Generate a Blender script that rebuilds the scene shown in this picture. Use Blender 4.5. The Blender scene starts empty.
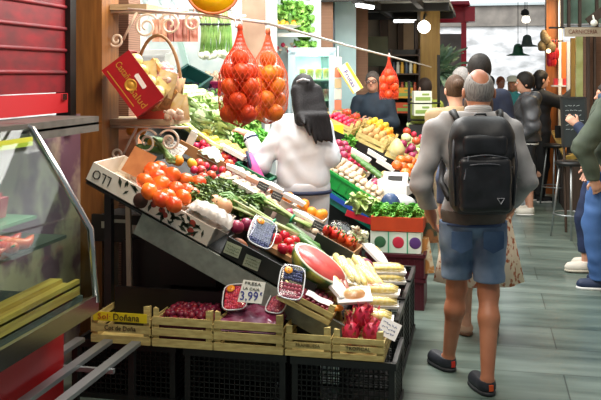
import bpy, math, random
import numpy as np
from mathutils import Matrix as Mx, Vector as V, Euler

random.seed(7)
R = math.radians
C = bpy.context.scene.collection
# ------------------------------------------------------------------ camera, world, lamps, added fill lights, exposure
scn = bpy.context.scene
YAW = R(12)
cd = bpy.data.cameras.new('camera'); cam = bpy.data.objects.new('camera', cd); C.objects.link(cam)
cam.location = (0, 0, 1.68); cam.rotation_euler = (R(90), 0, YAW)
cd.sensor_width = 36; cd.lens = 850 * 36 / 601; cd.shift_y = -126 / 601; cd.clip_end = 100
scn.camera = cam
w = bpy.data.worlds.new('world'); scn.world = w; w.use_nodes = True
w.node_tree.nodes['Background'].inputs[0].default_value = (.86, .93, 1, 1)
w.node_tree.nodes['Background'].inputs[1].default_value = .22
def area(loc, sx, sy, power, col=(1, .95, .86), aim=None):
    l = bpy.data.lights.new('hall_or_fill_light', 'AREA'); l.shape = 'RECTANGLE'; l.size = sx; l.size_y = sy
    l.energy = power; l.color = col
    o = bpy.data.objects.new('hall_or_fill_light', l); C.objects.link(o); o.location = loc
    if aim: o.rotation_euler = (V(aim) - V(loc)).to_track_quat('-Z', 'Y').to_euler()
area((-1.2, 5.8, 3.0), 1.2, 1.8, 132, (1, .98, .95))
area((-1.9, 7.6, 3.1), 2.2, 1.0, 75, (1, .97, .92))
area((-.9, 8.6, 3.0), .8, 1.6, 60)
area((.5, 7.5, 3.9), 1.6, 5, 120, (.95, 1, .98))
area((-.4, 3.2, 3.3), 1.0, 1.0, 60, (1, .93, .82))  # fill light added in front to lift crate fronts and dish, no fixture
area((.2, 18.0, 4.2), 4, 3, 320, (.97, .98, 1), (.2, 22, 2.4))  # light without a fixture, added to brighten the far white wall
area((1.4, 11.6, 2.75), .5, 1.2, 60, (1, .78, .5))
area((-1.3, 3.9, 2.9), .5, .5, 24, (1, .8, .6), (-2.3, 4.6, 1.2))
vs = scn.view_settings
scn.display_settings.display_device = 'sRGB'
vs.view_transform = 'Standard'; vs.look = 'None'; vs.gamma = 1; vs.use_curve_mapping = False; vs.exposure = 0.0

# ------------------------------------------------------------------ pixel rays to places in the hall
ca, sa = math.cos(YAW), math.sin(YAW)
def ray(u, v):
    l = (u - 300.5) / 850; return V((l * ca - sa, l * sa + ca, -(v - 74) / 850))
CP = V((0, 0, 1.68))
def PD(u, v, D): return CP + ray(u, v) * D
def PZ(u, v, z):
    r = ray(u, v); return CP + r * ((z - 1.68) / r.z)
def PY(u, v, y):
    r = ray(u, v); return CP + r * (y / r.y)
# ------------------------------------------------------------------ materials
MATS = {}
def lin(h):
    c = [int(h[i:i + 2], 16) / 255 for i in (0, 2, 4)]
    return tuple((x / 12.92 if x <= .04045 else ((x + .055) / 1.055) ** 2.4) for x in c) + (1,)
def mat(name, hx, hx2=None, scale=8, rough=.55, rnd=0, bump=0, metal=0, alpha=1, trans=0, emit=0, tex='noise', stretch=(1, 1, 1), spec=.5, sss=0, lo=.35, hi=.65):
    if name in MATS: return MATS[name]
    m = bpy.data.materials.new(name); m.use_nodes = True; N = m.node_tree.nodes; L = m.node_tree.links
    b = N['Principled BSDF']; b.inputs['Roughness'].default_value = rough; b.inputs['Metallic'].default_value = metal
    b.inputs['Specular IOR Level'].default_value = spec
    b.inputs['Alpha'].default_value = alpha; b.inputs['Transmission Weight'].default_value = trans
    b.inputs['Base Color'].default_value = lin(hx)
    src = None
    if hx2 or bump:
        tc = N.new('ShaderNodeTexCoord'); mp = N.new('ShaderNodeMapping'); mp.inputs['Scale'].default_value = stretch
        L.new(tc.outputs['Object'], mp.inputs['Vector'])
        if tex == 'noise':
            t = N.new('ShaderNodeTexNoise'); t.inputs['Scale'].default_value = scale; t.inputs['Detail'].default_value = 4; fac = t.outputs['Fac']
        elif tex == 'voro':
            t = N.new('ShaderNodeTexVoronoi'); t.inputs['Scale'].default_value = scale; fac = t.outputs['Distance']
        else:
            t = N.new('ShaderNodeTexWave'); t.inputs['Scale'].default_value = scale; t.inputs['Distortion'].default_value = 4; t.inputs['Detail'].default_value = 2; fac = t.outputs['Fac']
            if tex == 'waveY': t.bands_direction = 'Y'
            if tex == 'waveZ': t.bands_direction = 'Z'
        L.new(mp.outputs['Vector'], t.inputs['Vector'])
        if hx2:
            r = N.new('ShaderNodeValToRGB'); r.color_ramp.elements[0].position = lo; r.color_ramp.elements[1].position = hi
            r.color_ramp.elements[0].color = lin(hx); r.color_ramp.elements[1].color = lin(hx2)
            L.new(fac, r.inputs[0]); src = r.outputs[0]
        if bump:
            bp = N.new('ShaderNodeBump'); bp.inputs['Strength'].default_value = bump; bp.inputs['Distance'].default_value = .01
            L.new(fac, bp.inputs['Height']); L.new(bp.outputs[0], b.inputs['Normal'])
    if rnd:
        oi = N.new('ShaderNodeObjectInfo'); hs = N.new('ShaderNodeHueSaturation'); mr = N.new('ShaderNodeMapRange')
        mr.inputs[3].default_value = 1 - rnd; mr.inputs[4].default_value = 1 + rnd
        L.new(oi.outputs['Random'], mr.inputs[0]); L.new(mr.outputs[0], hs.inputs['Value'])
        mh = N.new('ShaderNodeMapRange'); mh.inputs[3].default_value = .5 - rnd * .06; mh.inputs[4].default_value = .5 + rnd * .06
        L.new(oi.outputs['Random'], mh.inputs[0]); L.new(mh.outputs[0], hs.inputs['Hue'])
        if src: L.new(src, hs.inputs['Color'])
        else: hs.inputs['Color'].default_value = lin(hx)
        src = hs.outputs[0]
    if src: L.new(src, b.inputs['Base Color'])
    if emit:
        b.inputs['Emission Color'].default_value = lin(hx); b.inputs['Emission Strength'].default_value = emit
    if sss: b.inputs['Subsurface Weight'].default_value = sss; b.inputs['Subsurface Radius'].default_value = (.01, .005, .003)
    MATS[name] = m; return m

def clear(name, fac=.1, rough=.05, tint='ffffff'):
    m = bpy.data.materials.new(name); m.use_nodes = True; N = m.node_tree.nodes; L = m.node_tree.links; N.remove(N['Principled BSDF'])
    t = N.new('ShaderNodeBsdfTransparent'); t.inputs[0].default_value = lin(tint); g = N.new('ShaderNodeBsdfGlossy'); g.inputs['Roughness'].default_value = rough
    fr = N.new('ShaderNodeLayerWeight'); fr.inputs[0].default_value = .25; mr = N.new('ShaderNodeMapRange'); mr.inputs[3].default_value = fac * .5; mr.inputs[4].default_value = min(1, fac * 4)
    mx = N.new('ShaderNodeMixShader'); L.new(fr.outputs['Facing'], mr.inputs[0]); L.new(mr.outputs[0], mx.inputs[0]); L.new(t.outputs[0], mx.inputs[1]); L.new(g.outputs[0], mx.inputs[2]); L.new(mx.outputs[0], N['Material Output'].inputs[0])
    MATS[name] = m; return m
# ------------------------------------------------------------------ mesh builder
class MB:
    def __init__(s): s.v = []; s.f = []; s.mi = []; s.sm = []; s.m = 0
    def add(s, vs, fs, M=None, smooth=False):
        o = len(s.v)
        s.v += [tuple(M @ V(p)) for p in vs] if M is not None else [tuple(p) for p in vs]
        for f in fs: s.f.append(tuple(i + o for i in f)); s.mi.append(s.m); s.sm.append(smooth)
        return s
    def box(s, c, sz, M=None, rot=None, taper=1):
        x, y, z = sz[0] / 2, sz[1] / 2, sz[2] / 2; T = Mx.Translation(c)
        if rot: T = T @ Euler([R(a) for a in rot]).to_matrix().to_4x4()
        if M is not None: T = M @ T
        vs = [(a * x * (taper if d < 0 else 1), b * y * (taper if d < 0 else 1), d * z) for d in (-1, 1) for a, b in ((-1, -1), (1, -1), (1, 1), (-1, 1))]
        return s.add(vs, [(3, 2, 1, 0), (4, 5, 6, 7), (0, 1, 5, 4), (1, 2, 6, 5), (2, 3, 7, 6), (3, 0, 4, 7)], T)
    def bar(s, a, b, wd, th=None):
        a, b = V(a), V(b); d = b - a; q = d.to_track_quat('X', 'Z'); M = Mx.Translation((a + b) / 2) @ q.to_matrix().to_4x4()
        return s.box((0, 0, 0), (d.length, wd, th or wd), M)
    def tube(s, pts, r, seg=7, closed=False):
        pts = [V(p) for p in pts]; n = len(pts); rs = r if isinstance(r, (list, tuple)) else [r] * n
        vs = []; up = None
        for i, p in enumerate(pts):
            t = (pts[(i + 1) % n] - pts[i - 1]) if closed else (pts[min(i + 1, n - 1)] - pts[max(i - 1, 0)])
            t.normalize()
            if up is None: up = t.orthogonal().normalized()
            up = (up - t * up.dot(t)); up = up.normalized() if up.length > 1e-6 else t.orthogonal().normalized()
            sd = t.cross(up)
            for k in range(seg):
                a = 2 * math.pi * k / seg; vs.append(p + (up * math.cos(a) + sd * math.sin(a)) * rs[i])
        fs = []
        for i in range(n if closed else n - 1):
            j = (i + 1) % n
            for k in range(seg): fs.append((i * seg + k, i * seg + (k + 1) % seg, j * seg + (k + 1) % seg, j * seg + k))
        if not closed: fs += [tuple(reversed(range(seg))), tuple(range((n - 1) * seg, n * seg))]
        return s.add(vs, fs, None, True)
    def lathe(s, prof, seg=16, M=None, fn=None, smooth=True):
        vs = []; n = len(prof)
        for r, z in prof:
            for k in range(seg):
                a = 2 * math.pi * k / seg; rr = r * (fn(a, z) if fn else 1); vs.append((rr * math.cos(a), rr * math.sin(a), z))
        fs = [(i * seg + k, i * seg + (k + 1) % seg, (i + 1) * seg + (k + 1) % seg, (i + 1) * seg + k) for i in range(n - 1) for k in range(seg)]
        if prof[0][0] > 1e-5: fs.append(tuple(reversed(range(seg))))
        if prof[-1][0] > 1e-5: fs.append(tuple(range((n - 1) * seg, n * seg)))
        return s.add(vs, fs, M, smooth)
    def ball(s, c, r, seg=14, M=None, fn=None, sc=(1, 1, 1), rot=None):
        prof = [(max(1e-6, math.sin(math.pi * i / (seg // 2 + 2))) * r, -math.cos(math.pi * i / (seg // 2 + 2)) * r) for i in range(seg // 2 + 3)]
        T = Mx.Translation(c)
        if rot: T = T @ Euler([R(a) for a in rot]).to_matrix().to_4x4()
        T = T @ Mx.Diagonal((*sc, 1))
        return s.lathe(prof, seg, T if M is None else M @ T, fn)
    def prism(s, pts, z0, z1, M=None):
        n = len(pts); vs = [(x, y, z0) for x, y in pts] + [(x, y, z1) for x, y in pts]
        return s.add(vs, [tuple(reversed(range(n))), tuple(range(n, 2 * n))] + [(i, (i + 1) % n, n + (i + 1) % n, n + i) for i in range(n)], M)
    def grid(s, nx, ny, fn, M=None, smooth=True):
        vs = [fn(i / nx, j / ny) for j in range(ny + 1) for i in range(nx + 1)]
        fs = [(j * (nx + 1) + i, j * (nx + 1) + i + 1, (j + 1) * (nx + 1) + i + 1, (j + 1) * (nx + 1) + i) for j in range(ny) for i in range(nx)]
        return s.add(vs, fs, M, smooth)
    def mesh(s, name, *mats):
        me = bpy.data.meshes.new(name); me.from_pydata(s.v, [], s.f)
        for m in mats: me.materials.append(m)
        me.polygons.foreach_set('material_index', s.mi); me.polygons.foreach_set('use_smooth', s.sm); me.update()
        return me
def link(name, me, parent=None, M=None):
    o = bpy.data.objects.new(name, me); C.objects.link(o)
    if parent: o.parent = parent
    if M is not None: o.matrix_basis = M if isinstance(M, Mx) else Mx.Translation(M)
    return o
def tag(o, label, cat, group=None):
    o['label'] = label; o['category'] = cat
    if group: o['group'] = group
    return o
def thing(name, label, cat, M=(0, 0, 0), group=None): return tag(link(name, None, None, M), label, cat, group)
def part(name, mb, m, parent, M=None, label=None):
    o = link(name, mb.mesh(name, *(m if isinstance(m, (list, tuple)) else [m])), parent, M)
    if label: o['label'] = label
    return o
def struct(name, mb, *m):
    o = link(name, mb.mesh(name, *m)); o['kind'] = 'structure'; return o
def single(name, mb, m, label, cat, M=None, group=None):
    return tag(part(name, mb, m, None, M), label, cat, group)
def dup(root, M, label=None, group=None):
    r = root.copy(); C.objects.link(r); r.matrix_basis = M if isinstance(M, Mx) else Mx.Translation(M)
    if label: r['label'] = label
    if group: r['group'] = group
    for ch in list(root.children):
        c = ch.copy(); C.objects.link(c); c.parent = r
        for g in ch.children:
            d = g.copy(); C.objects.link(d); d.parent = c
    return r
def text(s, size, m, parent, M, name='lettering', depth=.0012, fit=None):
    cu = bpy.data.curves.new(name, 'FONT'); cu.body = s; cu.size = size; cu.extrude = depth; cu.align_x = 'CENTER'; cu.align_y = 'CENTER'; cu.resolution_u = 2
    o = bpy.data.objects.new(name, cu); C.objects.link(o)
    bpy.context.view_layer.update()
    me = bpy.data.meshes.new_from_object(o.evaluated_get(bpy.context.evaluated_depsgraph_get()))
    bpy.data.objects.remove(o)
    me.materials.clear(); me.materials.append(m)
    if fit:
        n = len(me.vertices); a = np.empty(n * 3); me.vertices.foreach_get('co', a); a = a.reshape(-1, 3)
        k = fit / max(1e-6, np.ptp(a[:, 0])); a[:, 0] *= k; me.vertices.foreach_set('co', a.ravel()); me.update()
    return link(name, me, parent, M)
FRONT = Mx.Rotation(R(90), 4, 'X')        # text lying in xy -> standing, read from -y
def T(*p): return Mx.Translation(p)
def RZ(d): return Mx.Rotation(R(d), 4, 'Z')
def RX(d): return Mx.Rotation(R(d), 4, 'X')
def RY(d): return Mx.Rotation(R(d), 4, 'Y')
def rnd_rot(): return Euler((random.uniform(0, 6.3), random.uniform(0, 6.3), random.uniform(0, 6.3))).to_matrix().to_4x4()
def U(a, b): return random.uniform(a, b)

# ------------------------------------------------------------------ smooth solid bodies (distance field -> mesh)
def sdf(prims, vox=.01, k=.03, clips=(), cuts=(), wr=0, seed=0):
    lo = np.full(3, 9e9); hi = -lo
    for p in prims:
        if p[0] == 'c':
            a = np.array([p[1], p[2]]); r = max(p[3], p[4]); mn, mx = a.min(0) - r, a.max(0) + r
        else:
            r = max(p[2]) * (1 if len(p) < 4 or p[3] is None else 1.0); rr = np.array(p[2]) if len(p) < 4 or p[3] is None else np.full(3, r * (1.75 if p[0] == 'b' else 1))
            if p[0] == 'b': rr = rr + .01
            mn, mx = np.array(p[1]) - rr, np.array(p[1]) + rr
        lo = np.minimum(lo, mn); hi = np.maximum(hi, mx)
    lo -= vox * 3; hi += vox * 3
    n = np.ceil((hi - lo) / vox).astype(int) + 1
    f = np.full(n, .2, np.float32)
    ax = [lo[i] + vox * np.arange(n[i]) for i in range(3)]
    def dist(p, X, Y, Z):
        if p[0] == 'c':
            a = np.array(p[1], float); d = np.array(p[2], float) - a; L = max(1e-9, d @ d)
            t = np.clip(((X - a[0]) * d[0] + (Y - a[1]) * d[1] + (Z - a[2]) * d[2]) / L, 0, 1)
            return np.sqrt((X - a[0] - t * d[0]) ** 2 + (Y - a[1] - t * d[1]) ** 2 + (Z - a[2] - t * d[2]) ** 2) - (p[3] + (p[4] - p[3]) * t)
        x, y, z = X - p[1][0], Y - p[1][1], Z - p[1][2]
        if len(p) > 3 and p[3] is not None:
            m = np.array(p[3]); x, y, z = (m[0, i] * x + m[1, i] * y + m[2, i] * z for i in range(3)); x, y, z = x, y, z
        rx, ry, rz = p[2]
        if p[0] == 'e':
            k0 = np.sqrt((x / rx) ** 2 + (y / ry) ** 2 + (z / rz) ** 2); k1 = np.sqrt((x / rx ** 2) ** 2 + (y / ry ** 2) ** 2 + (z / rz ** 2) ** 2)
            return k0 * (k0 - 1) / np.maximum(k1, 1e-6)
        rd = p[4] if len(p) > 4 else .02
        qx, qy, qz = np.abs(x) - rx + rd, np.abs(y) - ry + rd, np.abs(z) - rz + rd
        return np.sqrt(np.maximum(qx, 0) ** 2 + np.maximum(qy, 0) ** 2 + np.maximum(qz, 0) ** 2) + np.minimum(np.maximum(np.maximum(qx, qy), qz), 0) - rd
    def block(p, mg):
        if p[0] == 'c':
            a = np.array([p[1], p[2]]); r = max(p[3], p[4]) + mg; mn, mx = a.min(0) - r, a.max(0) + r
        else:
            r = max(p[2]) * (1.75 if p[0] == 'b' else 1) + mg; mn, mx = np.array(p[1]) - r, np.array(p[1]) + r
        i0 = np.maximum(((mn - lo) / vox).astype(int), 0); i1 = np.minimum(((mx - lo) / vox).astype(int) + 2, n)
        return tuple(slice(i0[i], i1[i]) for i in range(3))
    def axes(b): return ax[0][b[0]][:, None, None], ax[1][b[1]][None, :, None], ax[2][b[2]][None, None, :]
    for p in prims:
        kk = p[-1]['k'] if isinstance(p[-1], dict) else k
        if isinstance(p[-1], dict): p = p[:-1]
        b = block(p, max(4 * vox, 2 * kk)); d = dist(p, *axes(b)); g = f[b]
        h = np.maximum(kk - np.abs(g - d), 0) / max(kk, 1e-6)
        f[b] = np.minimum(g, d) - h * h * kk / 4
    for p in cuts:
        b = block(p, 4 * vox); f[b] = np.maximum(f[b], -dist(p, *axes(b)))
    X, Y, Z = axes((slice(None),) * 3)
    if wr:
        s = seed
        f += (wr * (np.sin(34 * Z + 9 * X + 4 * np.sin(11 * X + s) + 3 * np.sin(9 * Y + s)) * .6 + np.sin(21 * X - 17 * Z + 4 * np.sin(13 * Z + s) + s) * np.sin(19 * Y + 2 * s) * .7)).astype(np.float32)
    for pt, nr in clips:
        f = np.maximum(f, ((X - pt[0]) * nr[0] + (Y - pt[1]) * nr[1] + (Z - pt[2]) * nr[2]).astype(np.float32))
    # naive surface nets
    f[0] = f[-1] = .2; f[:, 0] = f[:, -1] = .2; f[:, :, 0] = f[:, :, -1] = .2
    ins = f < 0; m = n - 1
    acc = np.zeros((*m, 3), np.float32); cnt = np.zeros(m, np.float32); quads = []
    for a in range(3):
        s0 = [slice(None)] * 3; s1 = [slice(None)] * 3; s0[a] = slice(0, -1); s1[a] = slice(1, None)
        f0, f1 = f[tuple(s0)], f[tuple(s1)]; cr = ins[tuple(s0)] != ins[tuple(s1)]
        t = np.where(cr, f0 / np.where(cr, f0 - f1, 1), 0)
        b, c = [i for i in range(3) if i != a]
        for db in (0, 1):
            for dc in (0, 1):
                q = [slice(None)] * 3; q[b] = slice(db, db + m[b]); q[c] = slice(dc, dc + m[c])
                w_ = cr[tuple(q)].astype(np.float32); cnt += w_
                acc[..., a] += t[tuple(q)] * w_; acc[..., b] += db * w_; acc[..., c] += dc * w_
        idx = np.argwhere(cr); idx = idx[(idx[:, b] > 0) & (idx[:, c] > 0) & (idx[:, b] < m[b]) & (idx[:, c] < m[c])]
        neg = ins[tuple(s0)][tuple(idx.T)]
        def sh(x, y): k_ = idx.copy(); k_[:, b] += x; k_[:, c] += y; return np.ravel_multi_index(k_.T, m)
        qd = np.stack([sh(-1, -1), sh(0, -1), sh(0, 0), sh(-1, 0)], 1)
        flip = neg if a != 1 else ~neg
        qd[~flip] = qd[~flip][:, ::-1]; quads.append(qd)
    cells = np.argwhere(cnt > 0); lin_ = np.ravel_multi_index(cells.T, m)
    vpos = lo + (cells + acc[tuple(cells.T)] / cnt[tuple(cells.T)][:, None]) * vox
    mp = np.full(int(np.prod(m)), -1, np.int64); mp[lin_] = np.arange(len(lin_)); Q = mp[np.concatenate(quads)]
    b_ = MB(); b_.v = [tuple(x) for x in vpos.tolist()]; b_.f = [tuple(x) for x in Q.tolist()]; b_.mi = [0] * len(b_.f); b_.sm = [True] * len(b_.f)
    return b_
# ------------------------------------------------------------------ the hall
m_floor = mat('floor_tile', '47564f', '7d8b82', 2.6, .3, stretch=(.45, 2.6, 1), lo=.32, hi=.7)
nt = m_floor.node_tree; N = nt.nodes; L = nt.links
bk = N.new('ShaderNodeTexBrick'); bk.inputs['Scale'].default_value = 1; bk.inputs['Brick Width'].default_value = .9; bk.inputs['Row Height'].default_value = .45
bk.inputs['Mortar Size'].default_value = .004; bk.inputs['Color1'].default_value = (1, 1, 1, 1); bk.inputs['Color2'].default_value = (.72, .76, .75, 1); bk.inputs['Mortar'].default_value = (.3, .32, .31, 1)
tc = N.new('ShaderNodeTexCoord'); L.new(tc.outputs['Object'], bk.inputs['Vector'])
mxn = N.new('ShaderNodeMix'); mxn.data_type = 'RGBA'; mxn.blend_type = 'MULTIPLY'; mxn.inputs[0].default_value = 1
pb = N['Principled BSDF']; L.new(pb.inputs['Base Color'].links[0].from_socket, mxn.inputs[6]); L.new(bk.outputs[0], mxn.inputs[7]); L.new(mxn.outputs[2], pb.inputs['Base Color'])
struct('floor', MB().box((0, 12, -.05), (9, 25, .1)), m_floor)
m_plaster = mat('plaster', 'b4b5b4', 'f2f2f2', 2.4, .9, stretch=(1, 1, 2.2), lo=.3, hi=.56)
m_band = mat('grey_band', '77716a', '8d867d', 5, .9)
m_white = mat('white_paint', 'e8e8e4', rough=.5)
m_beige = mat('beige_panel', 'b9a793', 'a99680', 3, .7)
m_brick = mat('brown_brick', '8d6a54', '6f4f3d', 22, .85, tex='waveZ', stretch=(.05, .05, 1))
m_wood = mat('brown_post_wood', '8c5a26', '74481c', 6, .5, stretch=(6, 6, .6))
m_owood = mat('orange_wood', 'a9642c', '8f5122', 8, .45, stretch=(6, 6, .5))
m_dwood = mat('dark_wood', '4a382c', '3a2c22', 8, .6, stretch=(5, 5, .6))
m_ochre = mat('ochre_wood', '9a7a3c', '84652d', 5, .5, stretch=(5, 5, .6))
m_black = mat('black_metal', '141414', rough=.4)
m_dark = mat('dark_grey', '2b2b2a', rough=.7)
m_chrome = mat('chrome', 'c9cbcc', rough=.22, metal=1)
m_steel = mat('brushed_steel', '99a196', '858c82', 20, .45, metal=.35, stretch=(1, 12, 1))
m_red = mat('red_paint', 'd0183c', rough=.4)
m_rail = mat('white_rail', 'f2efe8', rough=.35)
m_tile = mat('glazed_tile', '8a6a80', 'c9b7a6', 3, .25, lo=.45, hi=.55)
m_glass = clear('glass', .025, .03, 'dcefe4')
m_teal = mat('pale_blue_panel', 'bfe0e2', 'a9cfd2', 3, .3)

struct('wall_back', MB().box((1, 22.1, 2.0), (9, .2, 2.0 + .0)).box((1, 22.1, .5), (9, .2, 1)), m_plaster)
struct('trim_1', MB().box((1, 22.0, 3.13), (9, .3, .5)), m_band)
struct('trim_2', MB().box((1, 21.9, 3.42), (9, .5, .07)), mat('pale_beam', 'aeb8b8', rough=.6))
sk = struct('window_1', MB().box((1, 22.3, 4.4), (9, .06, 1.9)), mat('bright_skylight_glass', 'ffffff', emit=1.3))
lb = MB()
lb.box((-2.42, 3.0, .72), (.1, 4.2, 1.44)).box((-2.42, 3.0, 2.9), (.1, 4.2, .9))
struct('wall_left', lb, m_tile)
struct('wall_left_rear', MB().box((-3.55, 8.0, 1.75), (.1, 6.5, 3.5)), m_plaster)
struct('wall_back_left', MB().box((-2.85, 8.65, 1.75), (1.5, .1, 3.5)), mat('pale_wall', 'dfe7e4', 'c9d6d6', 6, .6))

# red roller shutter of the closed stall: curved slats
m_sh = mat('red_shutter', '86131f', '5e1a20', 5, .5, metal=.15, stretch=(.3, 1, 2.5))
sh = thing('roller_shutter', 'dark red horizontal slat roller shutter closed above the grey ledge', 'shutter', (-2.36, 4.05, 1.46))
g = MB()
for i in range(6):
    z0 = .115 + i * .125
    g.box((0, -.35, z0 + .055), (.03, 1.62, .108)); g.tube([(.018, -1.16, z0 + .115), (.018, .46, z0 + .115)], .012, 6)
part('slat_curtain', g, m_sh, sh)
g = MB().box((.01, -.35, .055), (.045, 1.62, .11)); part('bottom_bar', g, mat('bright_red_bar', 'b0161f', rough=.6), sh)
part('guide_rail', MB().box((.0, .5, .6), (.09, .07, 1.4)), m_black, sh)
part('lock', MB().box((.035, .40, .09), (.02, .05, .035)), m_chrome, sh)
single('counter_ledge', MB().box((0, 0, 0), (.3, 1.5, .045)).box((.14, 0, -.035), (.02, 1.5, .05)), mat('dull_grey_metal', '6a6863', '57554f', 12, .5, metal=.3), 'grey metal ledge running under the red roller shutter', 'ledge', T(-2.22, 3.62, 1.425))

# wooden post and brick pier with two bracket shelves
struct('pillar_1', MB().box((-2.33, 4.87, 1.75), (.2, .24, 3.5)).box((-2.33, 4.87, .06), (.23, .27, .12)), m_wood)
struct('pillar_2', MB().box((-2.38, 5.36, 1.75), (.2, .2, 3.5)), m_brick)
def scroll(cx, cz, r, turns, d, a0):
    n = int(26 * turns); return [(cx + d * (r * (1 - .8 * i / n)) * math.cos(a0 + 2 * math.pi * turns * i / n), 0, cz + (r * (1 - .8 * i / n)) * math.sin(a0 + 2 * math.pi * turns * i / n)) for i in range(n + 1)]
m_iron = mat('cream_iron', 'e3d3c0', rough=.4); m_shelfw = mat('shelf_wood', 'b9a483', '9b8767', 9, .6, stretch=(1, 8, 8))
def bracket_shelf(z, label, extra):
    t = thing('bracket_shelf', label, 'shelf', (-2.06, 5.02, z))
    part('shelf_board', MB().box((-.02 if not extra else -.09, .02, 0), (.48 if not extra else .32, .36, .035)), m_shelfw, t)
    for yy in (-.14,):
        g = MB(); g.tube([(-.2, yy, -.03), (-.2, yy, -.3)], .008, 6)
        for (cx, cz, r, d, a) in ((-.135, -.2, .05, 1, 2.6), (.06, -.12, .08, 1, .6), (.21, -.11, .07, -1, .5)) + extra:
            g.tube([(p[0], yy, p[2]) for p in scroll(cx, cz, r, 1.6, d, a)], .0075, 6)
        g.tube([(-.09, yy, -.2), (-.05, yy, -.12), (.0, yy, -.03)], .008, 6); g.tube([(-.22, yy, -.028), (.33, yy, -.028)], .008, 6)
        part('scroll_bracket', g, m_iron, t)
    return t
bracket_shelf(2.09, 'high wooden shelf on cream scrolled iron brackets beside the brown post', ((.36, -.1, .06, 1, .4),))
bracket_shelf(1.385, 'lower cream shelf on scrolled iron brackets, under the tilted red box', ())

# butcher-style glass display case at the left edge
cs = thing('glass_display_case', 'glass fronted refrigerated display case at the left edge below the shutter', 'display case', (0, 0, 0))
prof = [(-2.06, 1.425), (-1.76, .965), (-1.73, .645)]
y0, y1 = 1.9, 3.62
g = MB(); g.add([(prof[i][0], y, prof[i][1]) for y in (y0, y1) for i in range(3)], [(0, 1, 4, 3), (1, 2, 5, 4)]); part('front_glass', g, m_glass, cs)
g = MB(); g.add([(x, y1, z) for x, z in prof] + [(-2.3, y1, .645), (-2.3, y1, 1.425)], [(0, 1, 2, 3, 4)]); part('end_glass', g, m_glass, cs)
g = MB(); g.tube([(x + .004, y1 + .01, z) for x, z in ((-2.3, 1.43), (-2.1, 1.435), (-2.06, 1.425), (-1.93, 1.23), (-1.765, .965), (-1.735, .63))], .016, 8); part('edge_trim', g, m_chrome, cs)
g = MB().box((-1.76, 2.76, .615), (.07, 1.76, .06)).box((-1.735, 2.76, .655), (.02, 1.76, .02)); part('front_rail', g, m_chrome, cs)
part('top_shelf', MB().box((-2.2, 2.76, 1.43), (.26, 1.76, .02)), m_steel, cs)
part('base_cabinet', MB().box((-2.1, 2.76, .30), (.42, 1.72, .6)), mat('red_cabinet', 'b0161c', rough=.35), cs)
part('tray_deck', MB().box((-2.04, 2.76, .64), (.5, 1.7, .05)), m_dark, cs)
part('inner_shelf', MB().box((-2.14, 2.76, 1.02), (.26, 1.66, .015)), mat('green_glass_shelf', '8fb79c', rough=.1, alpha=.6), cs)
part('lower_shelf', MB().box((-2.06, 2.76, .935), (.40, 1.66, .015)), mat('dark_shelf', '3c423e', rough=.3), cs)
part('back_panel', MB().box((-2.29, 2.76, 1.03), (.02, 1.7, .78)), mat('case_green_back', '5f6f62', '39443d', 6, .4), cs)
part('price_strip', MB().box((-2.03, 2.76, 1.37), (.012, 1.64, .04)), mat('yellow_green_strip', 'c8cc3a', rough=.4), cs)
m_meat = mat('pink_meat', 'b8485a', 'd98a8a', 18, .35)
for i, (y, z, hx) in enumerate(((3.35, 1.045, 'p'), (3.0, 1.045, 'p'), (2.66, 1.045, 'g'), (2.35, 1.045, 'p'))):
    g = MB().box((0, 0, .05), (.16, .24, .09), taper=.9).box((0, 0, .1), (.12, .2, .03))
    single('wrapped_package', g, m_meat if hx == 'p' else mat('green_package', '7da04a', '5b7c33', 12, .4), ('pink wrapped meat pack on the case shelf nearest its glass end' if i == 0 else 'wrapped food pack further along the glass case shelf'), 'package', T(-2.16, y, z - .012), 'packs on the glass case shelf')
m_pep = mat('red_pepper', 'c8281c', 'd9562a', 9, .3, rnd=.15)
for i in range(9):
    g = MB(); n = 7; a = U(-.5, .5)
    g.tube([(.03 * math.sin(k * .6), -.08 + k * .027, .012 * math.cos(k)) for k in range(n)], [.006, .02, .026, .026, .022, .015, .004], 8)
    g.m = 1; g.tube([(0, -.075, .01), (0, -.105, .02)], .005, 5)
    single('red_pepper', g, (m_pep, mat('green_stem', '4f7a2c', rough=.5)), 'glossy red pepper lying in the glass display case', 'pepper', T(-2.08 + .08 * (i % 3), 3.02 + .14 * (i // 3) + U(-.02, .02), .97) @ RZ(U(-60, 60)), 'red peppers in the glass case')
g = MB().box((-1.87, 2.85, .70), (.16, 1.46, .05)).box((-1.80, 2.85, .73), (.02, 1.46, .03)).box((-1.90, 2.85, .735), (.06, 1.44, .02))
single('wooden_tray', g, mat('yellow_tray_wood', 'c2a04c', '9c7434', 6, .35, stretch=(8, .4, 8)), 'long yellow wooden tray behind the glass along the case front', 'tray')
il = bpy.data.lights.new('case_lamp_light', 'AREA'); il.shape = 'RECTANGLE'; il.size = .08; il.size_y = 1.4; il.energy = 5; il.color = (.95, 1, .92)
io = link('case_lamp_light', il, None, T(-2.12, 2.8, 1.39))
m_bar = mat('bar_steel', 'a9adae', rough=.35, metal=.8)
rk = thing('rail_rack', 'low rack of three silver rails below the glass display case', 'rack', (-1.85, 3.42, .31))
for z in (.2, -.4): part('cross_bar', MB().box((0, z, .012), (.42, .02, .02)), m_bar, rk)
for x in (.17, .02, -.13): part('rail', MB().box((x, 0, .03), (.048, 1.1, .02)), m_bar, rk)
for x in (.17, -.13):
    for y in (.5, -.5): part('leg', MB().box((x, y, -.145), (.03, .03, .33)), m_black, rk)

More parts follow.
